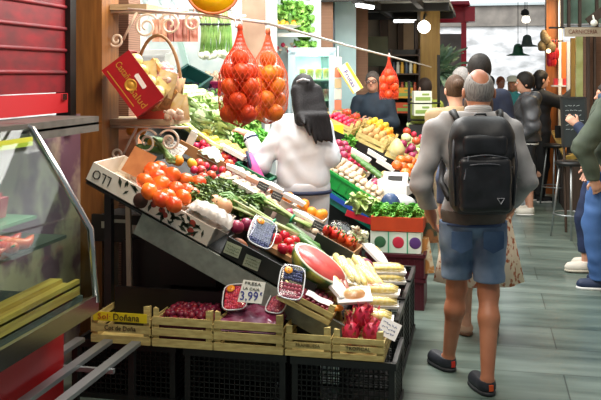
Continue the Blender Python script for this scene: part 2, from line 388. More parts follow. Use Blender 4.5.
# ------------------------------------------------------------------ far end of the hall
rp = thing('crimson_portal', 'crimson post with crimson beam and canopy before the far white wall', 'portal', (-.28, 14.3, 0))
part('post', MB().box((0, 0, 1.27), (.085, .085, 2.54)), m_red, rp)
part('beam', MB().box((-.5, 0, 2.68), (1.15, .12, .3)).box((.1, 0, 2.66), (.16, .3, .24)), m_red, rp)
part('canopy', MB().box((-.35, -.2, 2.82), (.9, .7, .05)), mat('pink_canopy', 'c22a4a', rough=.4), rp)
struct('wall_far_left', MB().box((-1.1, 15.5, 1.3), (1.5, .1, 2.2)), mat('grey_plaster', 'a9a9a6', '8b8b88', 3, .9))
m_leaf = mat('leaf_green', '4d7d4a', '6c9c5c', 12, .5, rnd=.15)
def leafy(n, rad, ln, wd, mb=None, up=.3, c=(0, 0, 0), seed=1, ruff=.15):
    rg = random.Random(seed); g = mb or MB()
    for i in range(n):
        a = rg.uniform(0, 6.283); el = rg.uniform(up - .5, 1.3); d = V((math.cos(a) * math.cos(el), math.sin(a) * math.cos(el), math.sin(el)))
        p = V(c) + d * rad * rg.uniform(.3, 1); sd = d.cross(V((0, 0, 1))); sd = sd.normalized() if sd.length > .01 else V((1, 0, 0)); nr = sd.cross(d)
        l_, w_, ph = ln * rg.uniform(.7, 1.2), wd * rg.uniform(.7, 1.2), rg.uniform(0, 6)
        def fn(s, t):
            q = (s - .5) * 2; prof = math.sin(math.pi * min(1, .12 + t * .88)) ** .6
            return p + d * l_ * t + sd * q * w_ * prof + nr * (ruff * w_ * 1.5 * math.sin(7 * t + 4 * q + ph) - l_ * .35 * t * t + .25 * w_ * q * q)
        g.grid(4, 5, fn)
    return g
pl = thing('potted_plant', 'tall grey-green leafy plant beside the ochre column in the distance', 'plant', (-.62, 12.4, 0))
part('pot', MB().lathe([(.14, 0), (.2, .35), (.21, .38), (.17, .38), (.15, .3)], 16), m_dark, pl)
part('stem', MB().tube([(0, 0, .3), (.02, 0, 1.2), (.0, .02, 1.6)], .025), m_dwood, pl)
part('foliage', leafy(150, .28, .3, .05, c=(0, 0, 1.65), seed=3), mat('grey_green_leaf', '86ac94', 'b4d0ba', 10, .5), pl)

def bell_lamp(u, v, D, hx, label):
    p = PD(u, v, D); t = thing('pendant_lamp', label, 'lamp', p)
    part('lamp_shade', MB().lathe([(.03, .2), (.07, .17), (.09, .06), (.1, .03), (.2, 0), (.2, -.012), (.06, .0)], 16), mat('shade_' + hx, hx, rough=.4), t)
    part('cord', MB().tube([(0, 0, .2), (0, 0, 1.6)], .006, 5), m_black, t)
bell_lamp(518, 55, 15, '1f5a3c', 'lower dark green bell pendant lamp before the white far wall')
bell_lamp(527, 46, 15, '3a4a44', 'upper grey-green bell pendant lamp before the white far wall')
t = thing('spot_lamp', 'small double spot lamp high before the grey wall band', 'lamp', PD(525, 14, 16))
part('lamp_head', MB().lathe([(.02, .1), (.07, .06), (.08, 0), (.0, .0)], 12, RX(30)), m_dark, t); part('lamp_head', MB().lathe([(.02, .1), (.07, .06), (.08, 0), (.0, .0)], 12, T(.02, 0, -.12) @ RX(-40)), mat('bulb_glow', 'fff6e0', emit=3), t)
part('cord', MB().tube([(0, 0, .1), (0, 0, 1.0)], .008, 5), m_black, t)

# centre facades behind the stalls: alternating panels, cabinet, ochre column with lamp
def panel(u0, u1, v0, v1, D, th, m, name=None, label=None, cat=None):
    a, b = PD(u0, v1, D), PD(u1, v0, D); wd = (V((b.x, b.y, 0)) - V((a.x, a.y, 0))).length
    M = Mx.Translation(((a.x + b.x) / 2, (a.y + b.y) / 2, 0)) @ Mx.Rotation(YAW, 4, 'Z')
    g = MB().box((0, th / 2, (a.z + b.z) / 2), (wd, th, b.z - a.z))
    if label: return single(name, g, m, label, cat, M)
    o = struct(name, g, m); o.matrix_basis = M; return o
panel(335, 356, -30, 145, 10.2, .4, m_teal, 'wall_stall_blue')
panel(356, 368, -20, 190, 10.4, .35, m_brick, 'pillar_3')
panel(367, 440, 14, 170, 13.4, .1, m_beige, 'wall_centre')
panel(380, 388.5, 15, 150, 13.2, .15, m_dwood, 'trim_3'); panel(398, 403.5, 20, 150, 13.2, .15, m_dwood, 'trim_4'); panel(415, 420.5, 20, 170, 11.4, .12, m_dwood, 'trim_5')
panel(420.5, 440, -40, 185, 11.2, .3, m_ochre, 'pillar_4')
panel(366.5, 388, 36.5, 66, 12.2, .5, mat('olive_cabinet', '6f7760', '666e58', 5, .5), 'wall_cabinet', 'olive grey wall cabinet hanging behind the standing stallholder', 'cabinet')
panel(320, 333, -40, 60, 9.6, .25, m_brick, 'pillar_5'); panel(242, 265, -40, 120, 8.55, .12, mat('brown_tile', 'a98a74', '93745f', 4, .4), 'pillar_6')
panel(265, 321, -30, 150, 9.5, .08, mat('stall_tiles', 'd5e2df', 'bfd0cf', 6, .3), 'wall_stall_tiles')
# low canopy roof over the middle stalls with pipes and tubes
struct('ceiling', MB().box((-1.5, 11.6, 2.62), (2.2, 4.6, .06)), mat('canopy_soffit', 'b5b5ad', '9a9a92', 4, .7))
for i, x in enumerate((-1.9, -1.3, -.75)):
    struct('beam_%d' % (i + 1), MB().box((x, 11.6, 2.55), (.07, 4.6, .09)), m_dark)
struct('beam_4', MB().box((-1.5, 9.4, 2.54), (2.2, .09, .1)).box((-1.5, 11, 2.54), (2.2, .09, .1)).box((-1.5, 12.6, 2.54), (2.2, .09, .1)), m_dark)
def tubelight(u, v, D, ln, label, yaw=0):
    p = PD(u, v, D); t = thing('fluorescent_lamp', label, 'lamp', T(*p) @ RZ(12 + yaw))
    part('housing', MB().box((0, 0, .03), (ln, .12, .05)), m_dark, t); part('tube', MB().tube([(-ln * .47, 0, -.012), (ln * .47, 0, -.012)], .026, 8), mat('tube_glow', 'ffffff', emit=6), t)
tubelight(365, 5, 9.6, .42, 'bright fluorescent tube under the canopy above the brick pier', 60); tubelight(405, 20, 12.4, .34, 'short white fluorescent tube further back under the canopy')
gl = thing('globe_lamp', 'bright white globe lamp glaring on the ochre column', 'lamp', PD(424, 27, 10.8))
part('bulb', MB().ball((0, 0, 0), .08, 18), mat('globe_glow', 'fff8ea', emit=14), gl)
part('bracket', MB().tube([(0, 0, .1), (0, .15, .18), (0, .4, .18)], .015), m_black, gl)

# stacked shelf of packs behind stall 3
shf = thing('goods_shelf', 'dark shelf unit stacked with packs left of the ochre column', 'shelf', T(*PZ(406, 150, .0).xy, 0) if False else T(PD(404, 74, 11).x, PD(404, 74, 11).y, 0) @ RZ(12))
for z in (.9, 1.15, 1.42, 1.68, 1.92): part('shelf_board', MB().box((0, 0, z), (.36, .3, .02)), m_dwood, shf)
part('side_panel', MB().box((-.18, 0, 1.0), (.02, .3, 2.0)), m_dwood, shf); part('side_panel', MB().box((.18, 0, 1.0), (.02, .3, 2.0)), m_dwood, shf)
part('back_panel', MB().box((0, .15, 1.0), (.36, .02, 2.0)), m_dark, shf)
cols = ('7d8f3a', 'c9c9b8', '4d6a3c', 'd0a030', 'a84a2c', '3c4a58')
for r_, z in enumerate((1.43, 1.69)):
    for c_ in range(6):
        k = (r_ * 5 + c_ * 2) % 6
        single('jar', MB().lathe([(.02, 0), (.023, .01), (.023, .11), (.015, .13), (.017, .135), (.017, .155), (0, .155)], 10), mat('jar_' + cols[k], cols[k], rough=.4), 'small jar on the %s row of the dark shelf unit' % ('lower' if r_ == 0 else 'upper'), 'jar', shf.matrix_basis @ T(-.14 + c_ * .055, -.05, z - .01), 'jars in the dark shelf unit, %s row' % ('lower' if r_ == 0 else 'upper'))
for i, (u, v, hx, lb) in enumerate(((405, 93, 'd09a2a', 'yellow carton stacked on the dark shelf unit'), (404, 108, 'b8481f', 'orange-red carton under the yellow one in the dark shelf unit'), (423, 97, 'd8dccb', 'white and green printed box before the ochre column, topmost of two'), (423, 110, 'cfd6c0', 'white and green printed box before the ochre column, lower of two'))):
    p = PD(u, v, 10.6 if i < 2 else 9.6); g = MB().box((0, .1, 0), (.2, .2, .13)); g.m = 1; g.box((0, -.001, -.02), (.17, .004, .04)).box((.03, -.002, .03), (.08, .004, .02))
    single('printed_box', g, (mat('box_' + hx, hx, rough=.6), mat('box_print', '7f9a4a', rough=.6)), lb, 'box', T(*p) @ RZ(12))
st = thing('bottle_stand', 'narrow dark rack holding the printed boxes by the column', 'rack', T(PD(428, 110, 9.7).x, PD(428, 110, 9.7).y, 0) @ RZ(12))
for x in (-.2, .14): part('upright', MB().box((x, .12, .95), (.03, .03, 1.9 if x > 0 else 1.3)), m_black, st)
for z in (1.15, 1.345): part('shelf', MB().box((-.03, .12, z), (.36, .2, .015)), m_black, st)
part('base', MB().box((-.03, .12, .55), (.36, .25, 1.1)), m_dark, st)

# ------------------------------------------------------------------ right-hand shops
struct('pillar_7', MB().box((1.0, 12.5, 1.75), (.22, .25, 3.5)), m_owood)
def strip(u0, u1, v0, v1, Y, m, name): # posts of the right hand shop front, real square posts
    a, b = PY(u0, v1, Y), PY(u1, v0, Y); struct(name, MB().box(((a.x + b.x) / 2, Y + .05, (a.z + b.z) / 2), (b.x - a.x, .1, b.z - a.z)), m)
strip(558.5, 562, -10, 150, 12.3, m_white, 'trim_6'); strip(562, 567, 42, 150, 11.9, mat('orange_post', 'e07a34', rough=.4), 'trim_7')
strip(567, 571, 42, 150, 11.6, m_white, 'trim_8'); strip(571, 576, 38, 150, 11.3, m_ochre, 'trim_9')
strip(576, 584, 36, 150, 11.0, mat('pale_green_glass', 'b9c489', 'a3ab6c', 8, .2), 'window_2')
strip(584, 604, 34, 150, 10.7, m_brick, 'wall_right'); strip(587, 590, 34, 150, 10.55, m_dwood, 'trim_10'); strip(594, 596, 34, 150, 10.55, m_dwood, 'trim_11')
wn = mat('shop_window', '8fae9c', '5d7a6c', 3, .1)
strip(561, 604, -60, 24, 11.0, wn, 'window_3')
for i, u in enumerate((562, 569, 580, 597)): strip(u - 1.2, u + 1.6, -60, 27, 10.8, m_dwood, 'trim_%d' % (12 + i))
struct('trim_17', MB().bar(PY(588, 22, 10.6), PY(604, 10, 10.6), .1, .1), m_dwood)
struct('wall_right_side', MB().box((1.75, 9.0, 1.75), (.1, 8, 3.5)), m_beige)
sg = thing('shop_sign', 'pale fascia board with brown capital lettering above the right shop', 'sign', T(*PD(585, 32, 9.7)) @ RZ(12))
part('board', MB().box((0, 0, 0), (.46, .03, .105)), mat('sign_board', 'b3a692', 'a3957f', 8, .7), sg)
text('CARNICERIA', .07, mat('sign_letter', '6b3a26', rough=.6), sg, T(-.03, -.018, .0) @ FRONT, fit=.33)
part('mount_arm', MB().box((.1, .2, .06), (.9, .04, .02)), m_dark, sg)
single('globe_light', MB().ball((0, 0, 0), .04, 14).tube([(0, 0, .04), (0, .1, .09)], .012), mat('opal_globe', 'e9ece4', rough=.2), 'small opal globe lamp above the right shop sign', 'lamp', T(*PD(594, 23, 9.6)))
# hanging cured meats and shelves beside the orange pillar
for i in range(7):
    u = 549 + (i % 4) * 2.6; p = PD(u, 48 + 7 * (i // 4) * 1.0, 11.6 + .12 * (i // 4)); g = MB()
    g.ball((0, 0, -.08), .035, 10, sc=(1, .8, 2.4)); g.tube([(0, 0, 0), (0, 0, .12)], .004, 5)
    single('cured_sausage', g, mat('cured_meat', 'c8283a', 'a01c2c', 9, .4, rnd=.2), 'red cured sausage hanging beside the orange wooden pillar', 'sausage', T(*p), 'sausages hanging at the right shop')
single('sausage_rail', MB().tube([PD(545, 41, 11.66), PD(563, 41, 11.66)], .012), m_dark, 'dark rail carrying the red cured sausages', 'rail')
hl = thing('wicker_lamp', 'cluster of dark baskets and lamps hanging on the orange pillar', 'lamp', PD(546, 40, 11.5))
for j, (dx, dz, r) in enumerate(((0, 0, .07), (-.05, -.08, .06), (.06, -.1, .07), (-.03, .06, .05))):
    part('basket_shade', MB().lathe([(.02, .08), (r, .03), (r * .9, -.05), (r * .5, -.07)], 10, T(dx, 0, dz)), mat('wicker', '5c4a30', '7d6a45', 30, .7), hl)
part('cord', MB().tube([(0, 0, .08), (0, 0, .9)], .006), m_dark, hl); part('lit_bulb', MB().ball((.03, -.05, -.15), .03, 10), mat('warm_glow', 'ffd9a0', emit=5), hl)
rc = thing('shop_counter', 'dark shop counter with sloping fruit display under the orange pillar', 'counter', T(1.3, 11.5, 0))
part('base', MB().box((0, 0, .35), (.6, 1.2, .7)), m_dwood, rc); part('sloping_top', MB().box((-.05, -.1, .84), (.6, 1.1, .06), rot=(14, -16, 0)), mat('yellow_board', 'b99a4a', '8a7030', 8, .6), rc)
for i in range(26):
    a = U(-.25, .2); b_ = U(-.5, .4); k = i % 3
    single('orange', MB().ball((0, 0, 0), .045, 10), mat('shop_fruit%d' % k, ('e8862a', 'd8b33a', 'c94a2a')[k], rough=.45), ('orange', 'yellow', 'red')[k] + ' fruit on the sloping counter below the orange pillar', 'fruit', T(1.25 + a, 11.4 + b_, .92 + .28 * a + .24 * b_ + .0), ('orange', 'yellow', 'red')[k] + ' fruit at the right shop')
for z, lb in ((1.52, 'upper'), (1.3, 'lower')):
    single('wall_shelf', MB().box((0, 0, 0), (.34, .25, .02)), m_white, lb + ' pale shelf of packed meat beside the orange pillar', 'shelf', T(1.1, 11.95, z))
    for j in range(5):
        single('meat_pack', MB().box((0, 0, .045), (.05, .12, .09)), mat('pack%d' % (j % 2), ('c8323c', 'e8d8d0')[j % 2], rough=.4), ('red' if j % 2 == 0 else 'white') + ' meat pack standing on the %s pale shelf at the right' % lb, 'package', T(.98 + j * .06, 11.93, z + .01), 'packs on the %s pale shelf' % lb)
# chalkboard and bar stools
cb = thing('chalkboard', 'dark chalkboard with faint white writing leaning behind the stools', 'chalkboard', T(*PD(574, 122, 8.9)) @ RZ(12) @ RX(-6))
part('board', MB().box((0, 0, 0), (.24, .02, .5)), mat('slate', '1c2426', '262f31', 6, .7), cb)
g = MB(); [g.box(c, s) for c, s in (((-.125, 0, 0), (.02, .03, .52)), ((.125, 0, 0), (.02, .03, .52)), ((0, 0, .255), (.26, .03, .02)), ((0, 0, -.255), (.26, .03, .02)))]; part('frame', g, m_dark, cb)
g = MB(); rg = random.Random(4)
for r_ in range(6):
    x = -.09
    while x < .07:
        l_ = rg.uniform(.015, .04); g.tube([(x + l_ * k / 4, -.012, .17 - r_ * .05 + rg.uniform(-.006, .006)) for k in range(5)], .003, 4); x += l_ + .012
part('chalk_writing', g, mat('chalk', 'aab4b4', rough=.9), cb); part('easel_leg', MB().bar((-.1, .02, .2), (-.12, .0, -1.14), .02).bar((.1, .02, .2), (.12, .0, -1.14), .02), m_dwood, cb)
def stool(x, y, rz, label):
    t = thing('bar_stool', label, 'stool', T(x, y, 0) @ RZ(rz))
    g = MB(); g.lathe([(.15, .74), (.16, .75), (.16, .775), (.14, .785), (0, .785)], 20); part('seat', g, m_black, t)
    part('backrest', MB().grid(10, 3, lambda u, v: (.17 * math.sin((u - .5) * 2), .15 * math.cos((u - .5) * 2), .85 + .16 * v)).grid(10, 3, lambda u, v: (.155 * math.sin((.5 - u) * 2), .135 * math.cos((u - .5) * 2), .85 + .16 * v)), m_black, t)
    part('back_support', MB().tube([(0, .13, .76), (0, .145, .86)], .012), m_bar, t)
    for a in (45, 135, 225, 315):
        c, s = math.cos(R(a)), math.sin(R(a)); part('leg', MB().tube([(.11 * c, .11 * s, .745), (.2 * c, .2 * s, .0)], .011, 8), m_bar, t)
    part('foot_ring', MB().tube([(.175 * math.cos(k * .3927), .175 * math.sin(k * .3927), .24) for k in range(16)], .009, 6, True), m_bar, t)
p = PZ(556, 205, 0); stool(p.x, p.y, -60, 'black bar stool with grey metal legs, farther of the pair')
p = PZ(571, 237, 0); stool(p.x + .0, p.y, -50, 'black bar stool with grey metal legs, nearer the jeans wearer')
# ------------------------------------------------------------------ sloping stalls
TH = math.degrees(math.atan(.49)); TH2 = math.degrees(math.atan(.6)); TH3 = math.degrees(math.atan(.45))
PL = {1: (-.75, .577, .49, TH), 2: (-.67, .62, .6, TH2), 3: (-.67, .92, .45, TH3)}
def pz(n, x): return PL[n][1] + (PL[n][0] - x) * PL[n][2]
def SP(u, v, n=1):
    r = ray(u, v); x0, z0, k, _ = PL[n]; return CP + r * ((z0 + x0 * k - 1.68) / (r.z + r.x * k))
def SM(n, x, y, yaw=0, lift=0): return T(x, y, pz(n, x)) @ RY(PL[n][3]) @ RZ(yaw) @ T(0, 0, lift)
def SU(u, v, n=1, yaw=0, lift=0): p = SP(u, v, n); return SM(n, p.x, p.y, yaw, lift)
m_card = mat('brown_cardboard', 'b98a5e', 'a6784c', 12, .85); m_wcard = mat('white_cardboard', 'e6dfd2', 'd8cdbb', 9, .7); m_kcard = mat('black_cardboard', '1b1f1a', rough=.55)
m_crate = mat('crate_pine', 'd8c680', 'b8a060', 7, .7, stretch=(2, 6, 10)); m_kplast = mat('black_plastic', '121313', rough=.38)
m_film = clear('clear_film', .05, .15); m_foam = mat('white_foam', 'f2f0ec', rough=.6)
def stand(n, name, label, x0, x1, y0, y1, off=.125):
    t = thing(name, label, 'stand', ((x0 + x1) / 2, (y0 + y1) / 2, 0)); cx, cy = (x0 + x1) / 2, (y0 + y1) / 2
    th = R(PL[n][3]); ln = (x1 - x0) / math.cos(th)
    part('sloping_board', MB().box((0, 0, -off), (ln, y1 - y0, .025), T(0, 0, pz(n, cx)) @ RY(PL[n][3])), m_dark, t)
    for xx in (x0 + .05, x1 - .08):
        for yy in (y0 + .06, y1 - .06): part('leg', MB().box((xx - cx, yy - cy, (pz(n, xx) - off - .03) / 2), (.04, .04, pz(n, xx) - off - .03)), m_black, t)
    return t
s1 = stand(1, 'sloping_display_stand', 'front sloping display stand with a galvanised strip along its near end', -2.04, -.76, 4.27, 5.62)
part('galvanised_strip', MB().box((0, 0, 0), (1.22, .02, .12), T(-1.24 + 1.4, 4.255 - 4.945, pz(1, -1.24) - .2) @ RY(TH)), m_steel, s1)
part('end_panel', MB().box((.0, -.62, .3), (1.1, .02, .45)), m_kplast, s1)
stand(1, 'sloping_display_stand', 'rear sloping stand of lettuces and greens left of the white jacketed woman', -3.0, -1.72, 5.7, 7.75)
s2 = stand(2, 'sloping_display_stand', 'dark framed stand under the bright green crates with a blue edge strip', -1.3, -.62, 6.5, 8.0, .16)
part('blue_edge_strip', MB().box((0, -.76, 0), (.82, .02, .035), T(.0, 0, pz(2, -.96) - .16) @ RY(TH2)), mat('blue_edge', '2a52b8', rough=.4), s2, None, 'blue front edge strip')
part('cross_bar', MB().box((-.0, -.7, .33), (.66, .03, .03)), m_black, s2)
s3 = stand(3, 'sloping_display_stand', 'far black sloping stand carrying the row of pale wooden crates', -1.5, -.6, 8.15, 9.5, .15)
part('dark_front_panel', MB().box((0, -.68, 0), (1.0, .02, .16), T(0, 0, pz(3, -1.05) - .2) @ RY(TH3)), m_kplast, s3)
part('skirt_panel', MB().box((.42, 0, .36), (.02, 1.3, .72)).box((0, -.64, .3), (.86, .02, .55)), m_kplast, s3)

# ---- containers (origin: middle of the bottom)
def carton(label, M, wd, dp, h, m, name='carton', th=.008, front=None, cat='carton'):
    t = thing(name, label, cat, M)
    part('bottom_panel', MB().box((0, 0, th / 2), (wd, dp, th)), m, t)
    f = part('front_panel', MB().box((0, -dp / 2 + th / 2, h / 2), (wd, th, h)), front or m, t)
    part('back_panel', MB().box((0, dp / 2 - th / 2, h / 2), (wd, th, h)), m, t)
    for s in (-1, 1): part('side_panel', MB().box((s * (wd / 2 - th / 2), 0, h / 2), (th, dp - 2 * th, h)), m, t)
    return t
def slats(wd, h, n, th=.006, gap=.3):
    g = MB(); p = h / n
    for i in range(n): g.box((0, 0, p * i + p * (1 - gap) / 2), (wd, th, p * (1 - gap)))
    return g
def wood_crate(label, M, wd=.31, dp=.36, h=.165, n=3, low=0):
    t = thing('wooden_crate', label, 'crate', M)
    part('bottom_panel', MB().box((0, 0, .006), (wd - .01, dp - .01, .006)), m_crate, t)
    fp = part('front_panel', slats(wd, h, n), m_crate, t, T(0, -dp / 2, 0)); part('back_panel', slats(wd, h, n), m_crate, t, T(0, dp / 2, 0))
    for s in (-1, 1):
        part('side_panel', slats(dp, h * .85, n), m_crate, t, T(s * wd / 2, 0, 0) @ RZ(90))
        for q in (-1, 1): part('corner_post', MB().prism([(s * (wd / 2 - .004), q * (dp / 2 - .004)), (s * (wd / 2 - .034), q * (dp / 2 - .004)), (s * (wd / 2 - .004), q * (dp / 2 - .034))][::(1 if s * q < 0 else -1)], .0, h + .025), m_crate, t)
    return t, fp
def lattice(wd, h, nx, nz, r=.004, th=.008):
    g = MB()
    for i in range(nx + 1): g.box((-wd / 2 + wd * i / nx, 0, h / 2), (r, th, h))
    for j in range(nz + 1): g.box((0, 0, h * j / nz), (wd, th, r))
    return g
def plastic_crate(label, M, wd, dp, h, m, nx=16, nz=9, bottom=True, cat='crate'):
    t = thing('plastic_crate', label, cat, M)
    g = MB()
    for nm, z, hh in (('rim', h - .0175, .035), ('base_rim', .0125, .025)):
        g = MB()
        for s in (-1, 1): g.box((0, s * dp / 2, z), (wd + .02, .022, hh)).box((s * wd / 2, 0, z), (.022, dp, hh))
        part(nm, g, m, t)
    for s in (-1, 1):
        part('side_lattice', lattice(wd - .04, h - .06, nx, nz), m, t, T(0, s * (dp / 2 - .004), .025))
        part('end_lattice', lattice(dp - .04, h - .06, nx, nz), m, t, T(s * (wd / 2 - .004), 0, .025) @ RZ(90))
        for q in (-1, 1): part('corner_post', MB().box((s * (wd / 2 - .012), q * (dp / 2 - .012), h / 2), (.03, .03, h - .02)), m, t)
    if bottom: part('bottom', MB().box((0, 0, .012), (wd - .01, dp - .01, .01)), m, t)
    return t
def solid_crate(label, M, wd, dp, h, m, cat='crate'):
    t = thing('plastic_crate', label, cat, M); g = MB()
    for s in (-1, 1): g.box((0, s * dp / 2, h / 2), (wd, .008, h)).box((s * wd / 2, 0, h / 2), (.008, dp, h))
    for i in range(9): g.box((-wd / 2 + wd * (i + .5) / 9, -dp / 2 - .006, h * .42), (.008, .008, h * .7))
    part('walls', g, m, t)
    g = MB()
    for s in (-1, 1): g.box((0, s * (dp / 2 + .005), h - .01), (wd + .03, .022, .022)).box((s * (wd / 2 + .005), 0, h - .01), (.022, dp + .03, .022))
    part('rim', g, m, t); part('bottom', MB().box((0, 0, .008), (wd - .01, dp - .01, .01)), m, t); return t
def card(label, M, wd, h, hx, scrib=2, seed=1, ink='3a4432', name='price_card'):
    t = thing(name, label, 'price card', M); part('card', MB().box((0, 0, 0), (wd, .003, h)), mat('card_' + hx, hx, rough=.6), t)
    g = MB(); rg = random.Random(seed)
    for r_ in range(scrib):
        x = -wd * .4; z = h * (.5 - (r_ + 1) / (scrib + 1))
        while x < wd * .36:
            l_ = rg.uniform(.06, .2) * wd; g.tube([(x + l_ * k / 4, -.0025, z + rg.uniform(-.07, .07) * h) for k in range(5)], .0014, 4); x += l_ + wd * .04
    part('handwriting', g, mat('ink_' + ink, ink, rough=.8), t); return t

# ---- produce kinds
class P_:
    def __init__(s, name, cat, mb, m, *ch):
        s.name, s.cat = name, cat; s.me = mb.mesh(name, *(m if isinstance(m, (list, tuple)) else [m])); s.ch = [(n, b.mesh(n, mm)) for n, b, mm in ch]
def put(p, label, M, group=None):
    o = tag(link(p.name, p.me, None, M if isinstance(M, Mx) else T(*M)), label, p.cat, group)
    for n, me in p.ch: link(n, me, o)
    return o
def fill(p, label, M, wd, dp, px, py=None, z=0, jit=.15, rot='any', group=None, skip=0, layers=1, hump=0):
    py = py or px; group = group or label
    for ly in range(layers):
        a, b = wd - ly * px * .9, dp - ly * py * .9; nx, ny = max(1, int(round(a / px))), max(1, int(round(b / py)))
        for i in range(nx):
            for j in range(ny):
                if random.random() < skip: continue
                x, y = -a / 2 + a * (i + .5) / nx, -b / 2 + b * (j + .5) / ny
                Q = M @ T(x + U(-jit, jit) * px, y + U(-jit, jit) * py, z + ly * px * .62 + U(0, .1) * px)
                Q = Q @ (rnd_rot() if rot == 'any' else RZ(U(0, 360)) @ RX(U(-20, 20)) if rot == 'up' else RZ(U(-rot, rot)))
                put(p, label, Q, group)
def lobed(n, a): return lambda t, z: 1 + a * math.cos(n * t)
m_gstem = mat('stem_green', '4f7a2c', '6d9440', 20, .5)
def fruit(name, r, hx, hx2=None, sc=(1, 1, 1), lob=None, stem=None, rough=.35, seg=12, rnd=.12, cat=None, tex='noise', scale=12):
    ch = []
    if stem == 'calyx':
        g = MB()
        for k in range(6):
            a = k * 1.047; g.add([(.004 * math.cos(a + 1.6), .004 * math.sin(a + 1.6), r * .9 * sc[2]), (r * .55 * math.cos(a), r * .55 * math.sin(a), r * .86 * sc[2]), (.004 * math.cos(a - 1.6), .004 * math.sin(a - 1.6), r * .93 * sc[2] + .003)], [(0, 1, 2)])
        g.tube([(0, 0, r * .85 * sc[2]), (.003, 0, r * 1.15 * sc[2])], .003, 5); ch = [('calyx', g, m_gstem)]
    if stem == 'stalk': ch = [('stalk', MB().tube([(0, 0, r * .9 * sc[2]), (r * .1, 0, r * 1.3 * sc[2])], r * .1, 5), m_gstem)]
    return P_(name, cat or name.split('_')[-1], MB().ball((0, 0, 0), r, seg, fn=lob, sc=sc), mat('skin_' + name + hx, hx, hx2, scale, rough, rnd, tex=tex), *ch)
tomato = fruit('tomato', .048, 'e64e18', 'f07a28', (1, 1, .84), lobed(5, .05), 'calyx', .25, 18)
redtom = fruit('tomato', .033, 'cc1f2a', None, (1, 1, .86), lobed(6, .03), 'calyx', .22, 14)
orange1 = fruit('orange', .044, 'e8491a', 'ee5c1e', stem=None, rough=.4, seg=16, cat='orange'); orange2 = fruit('orange', .044, 'f57f1c', 'f79a34', rough=.4, seg=16, cat='orange')
orange3 = fruit('orange', .036, 'f09022', None, rough=.4); lemon = fruit('lemon', .03, 'e6c23a', None, (1, 1, 1.3), rough=.4); potato = fruit('potato', .034, 'c9a76a', 'b58c52', (1, .8, 1.3), lobed(3, .06), rough=.7)
onion = fruit('red_onion', .04, 'a8355a', '8e2448', (1, 1, .9), lobed(8, .015), 'stalk', .3); onionb = fruit('onion', .05, 'd99a72', 'e6b08a', (1, 1, .9), lobed(9, .02), 'stalk', .35)
radish = fruit('radish', .024, 'c92a4e', None, (1, 1, 1.1), None, 'stalk', .35, 10); apple = fruit('apple', .036, 'b8242c', 'd0603a', (1, 1, .92), lobed(5, .03), 'stalk', .25); gapple = fruit('green_tomato', .042, 'bcd489', 'd8e6ae', (1, 1, .86), lobed(5, .04), None, .3)
berry = fruit('blueberry', .0085, '28305a', '4a5686', rough=.55, seg=8, rnd=.2); rasp = fruit('raspberry', .019, '5e1028', '8a1a34', (1, 1, 1.2), lobed(5, .12), rough=.45, seg=10, rnd=.25, scale=60); cherry = fruit('cherry', .012, 'a8162e', 'c93048', rough=.2, seg=10, rnd=.2); grape = fruit('red_grape', .013, '8c2a42', 'b8586a', (1, 1, 1.15), rough=.25, seg=10, rnd=.2)
mushroom = P_('mushroom', 'mushroom', MB().lathe([(.009, -.03), (.009, 0), (.024, .0), (.026, .008), (.018, .022), (0, .028)], 10), mat('mushroom_skin', 'c9a98a', 'e0cdb6', 20, .7, .2))
eggplant = P_('aubergine', 'aubergine', MB().ball((0, 0, 0), .04, 12, sc=(1, 1, 2.1)), mat('aubergine_skin', '1e1526', rough=.15), ('calyx', MB().lathe([(.032, .062), (.02, .085), (.006, .09), (.006, .11), (0, .11)], 8), m_gstem))
zucc = P_('courgette', 'courgette', MB().tube([(-.11, 0, 0), (-.09, 0, 0), (0, .006, 0), (.09, 0, 0), (.105, 0, 0)], [.01, .022, .023, .024, .01], 9), mat('courgette_skin', '3f6a2c', '587f3e', 20, .4, .15))
carrot = P_('carrot', 'carrot', MB().tube([(-.08, 0, 0), (-.07, 0, 0), (.02, .004, 0), (.11, 0, 0)], [.008, .018, .013, .003], 8), mat('carrot_skin', 'e06a24', 'd2502a', 20, .5, .15), ('top', MB().tube([(-.08, 0, 0), (-.12, .005, .01)], .006, 5), m_gstem))
pepper = P_('red_pepper', 'pepper', MB().tube([(-.08, 0, 0), (-.07, 0, 0), (-.03, .003, .003), (.05, 0, 0), (.09, 0, .005)], [.01, .026, .028, .018, .005], 9), mat('pepper_skin', 'cf2a22', 'da4a2a', 9, .25, .15), ('stalk', MB().tube([(-.08, 0, 0), (-.11, 0, .01)], .006, 5), m_gstem))
def leafhead(name, hx, hx2, n, rad, ln, wd, seed, core=None, ruff=.15, up=.35, cat='lettuce', rough=.5):
    ch = []
    if core: ch = [('heart', MB().ball((0, 0, rad * .3), rad * .8, 10), mat('heart_' + core, core, rough=.5))]
    return P_(name, cat, leafy(n, rad, ln, wd, seed=seed, ruff=ruff, up=up), mat('leaf_' + name + hx, hx, hx2, 14, rough, .15), *ch)
lettuce = leafhead('lettuce', '8fb35a', 'c6d99a', 42, .07, .11, .065, 5, 'cfe0a4', .2); cabbage = leafhead('cabbage', '9dbb7e', 'cfdcb4', 34, .09, .07, .08, 9, 'd3e0b8', .08)
kale = leafhead('kale', '5a9a38', '98c85c', 140, .1, .045, .034, 6, None, .6, cat='kale'); parsley = leafhead('parsley_bunch', '4f9a34', '84c84e', 170, .085, .032, .018, 8, None, .3, cat='parsley'); dkale = leafhead('spinach_bunch', '3a5a22', '7c9a40', 150, .085, .034, .02, 11, None, .5, cat='spinach')
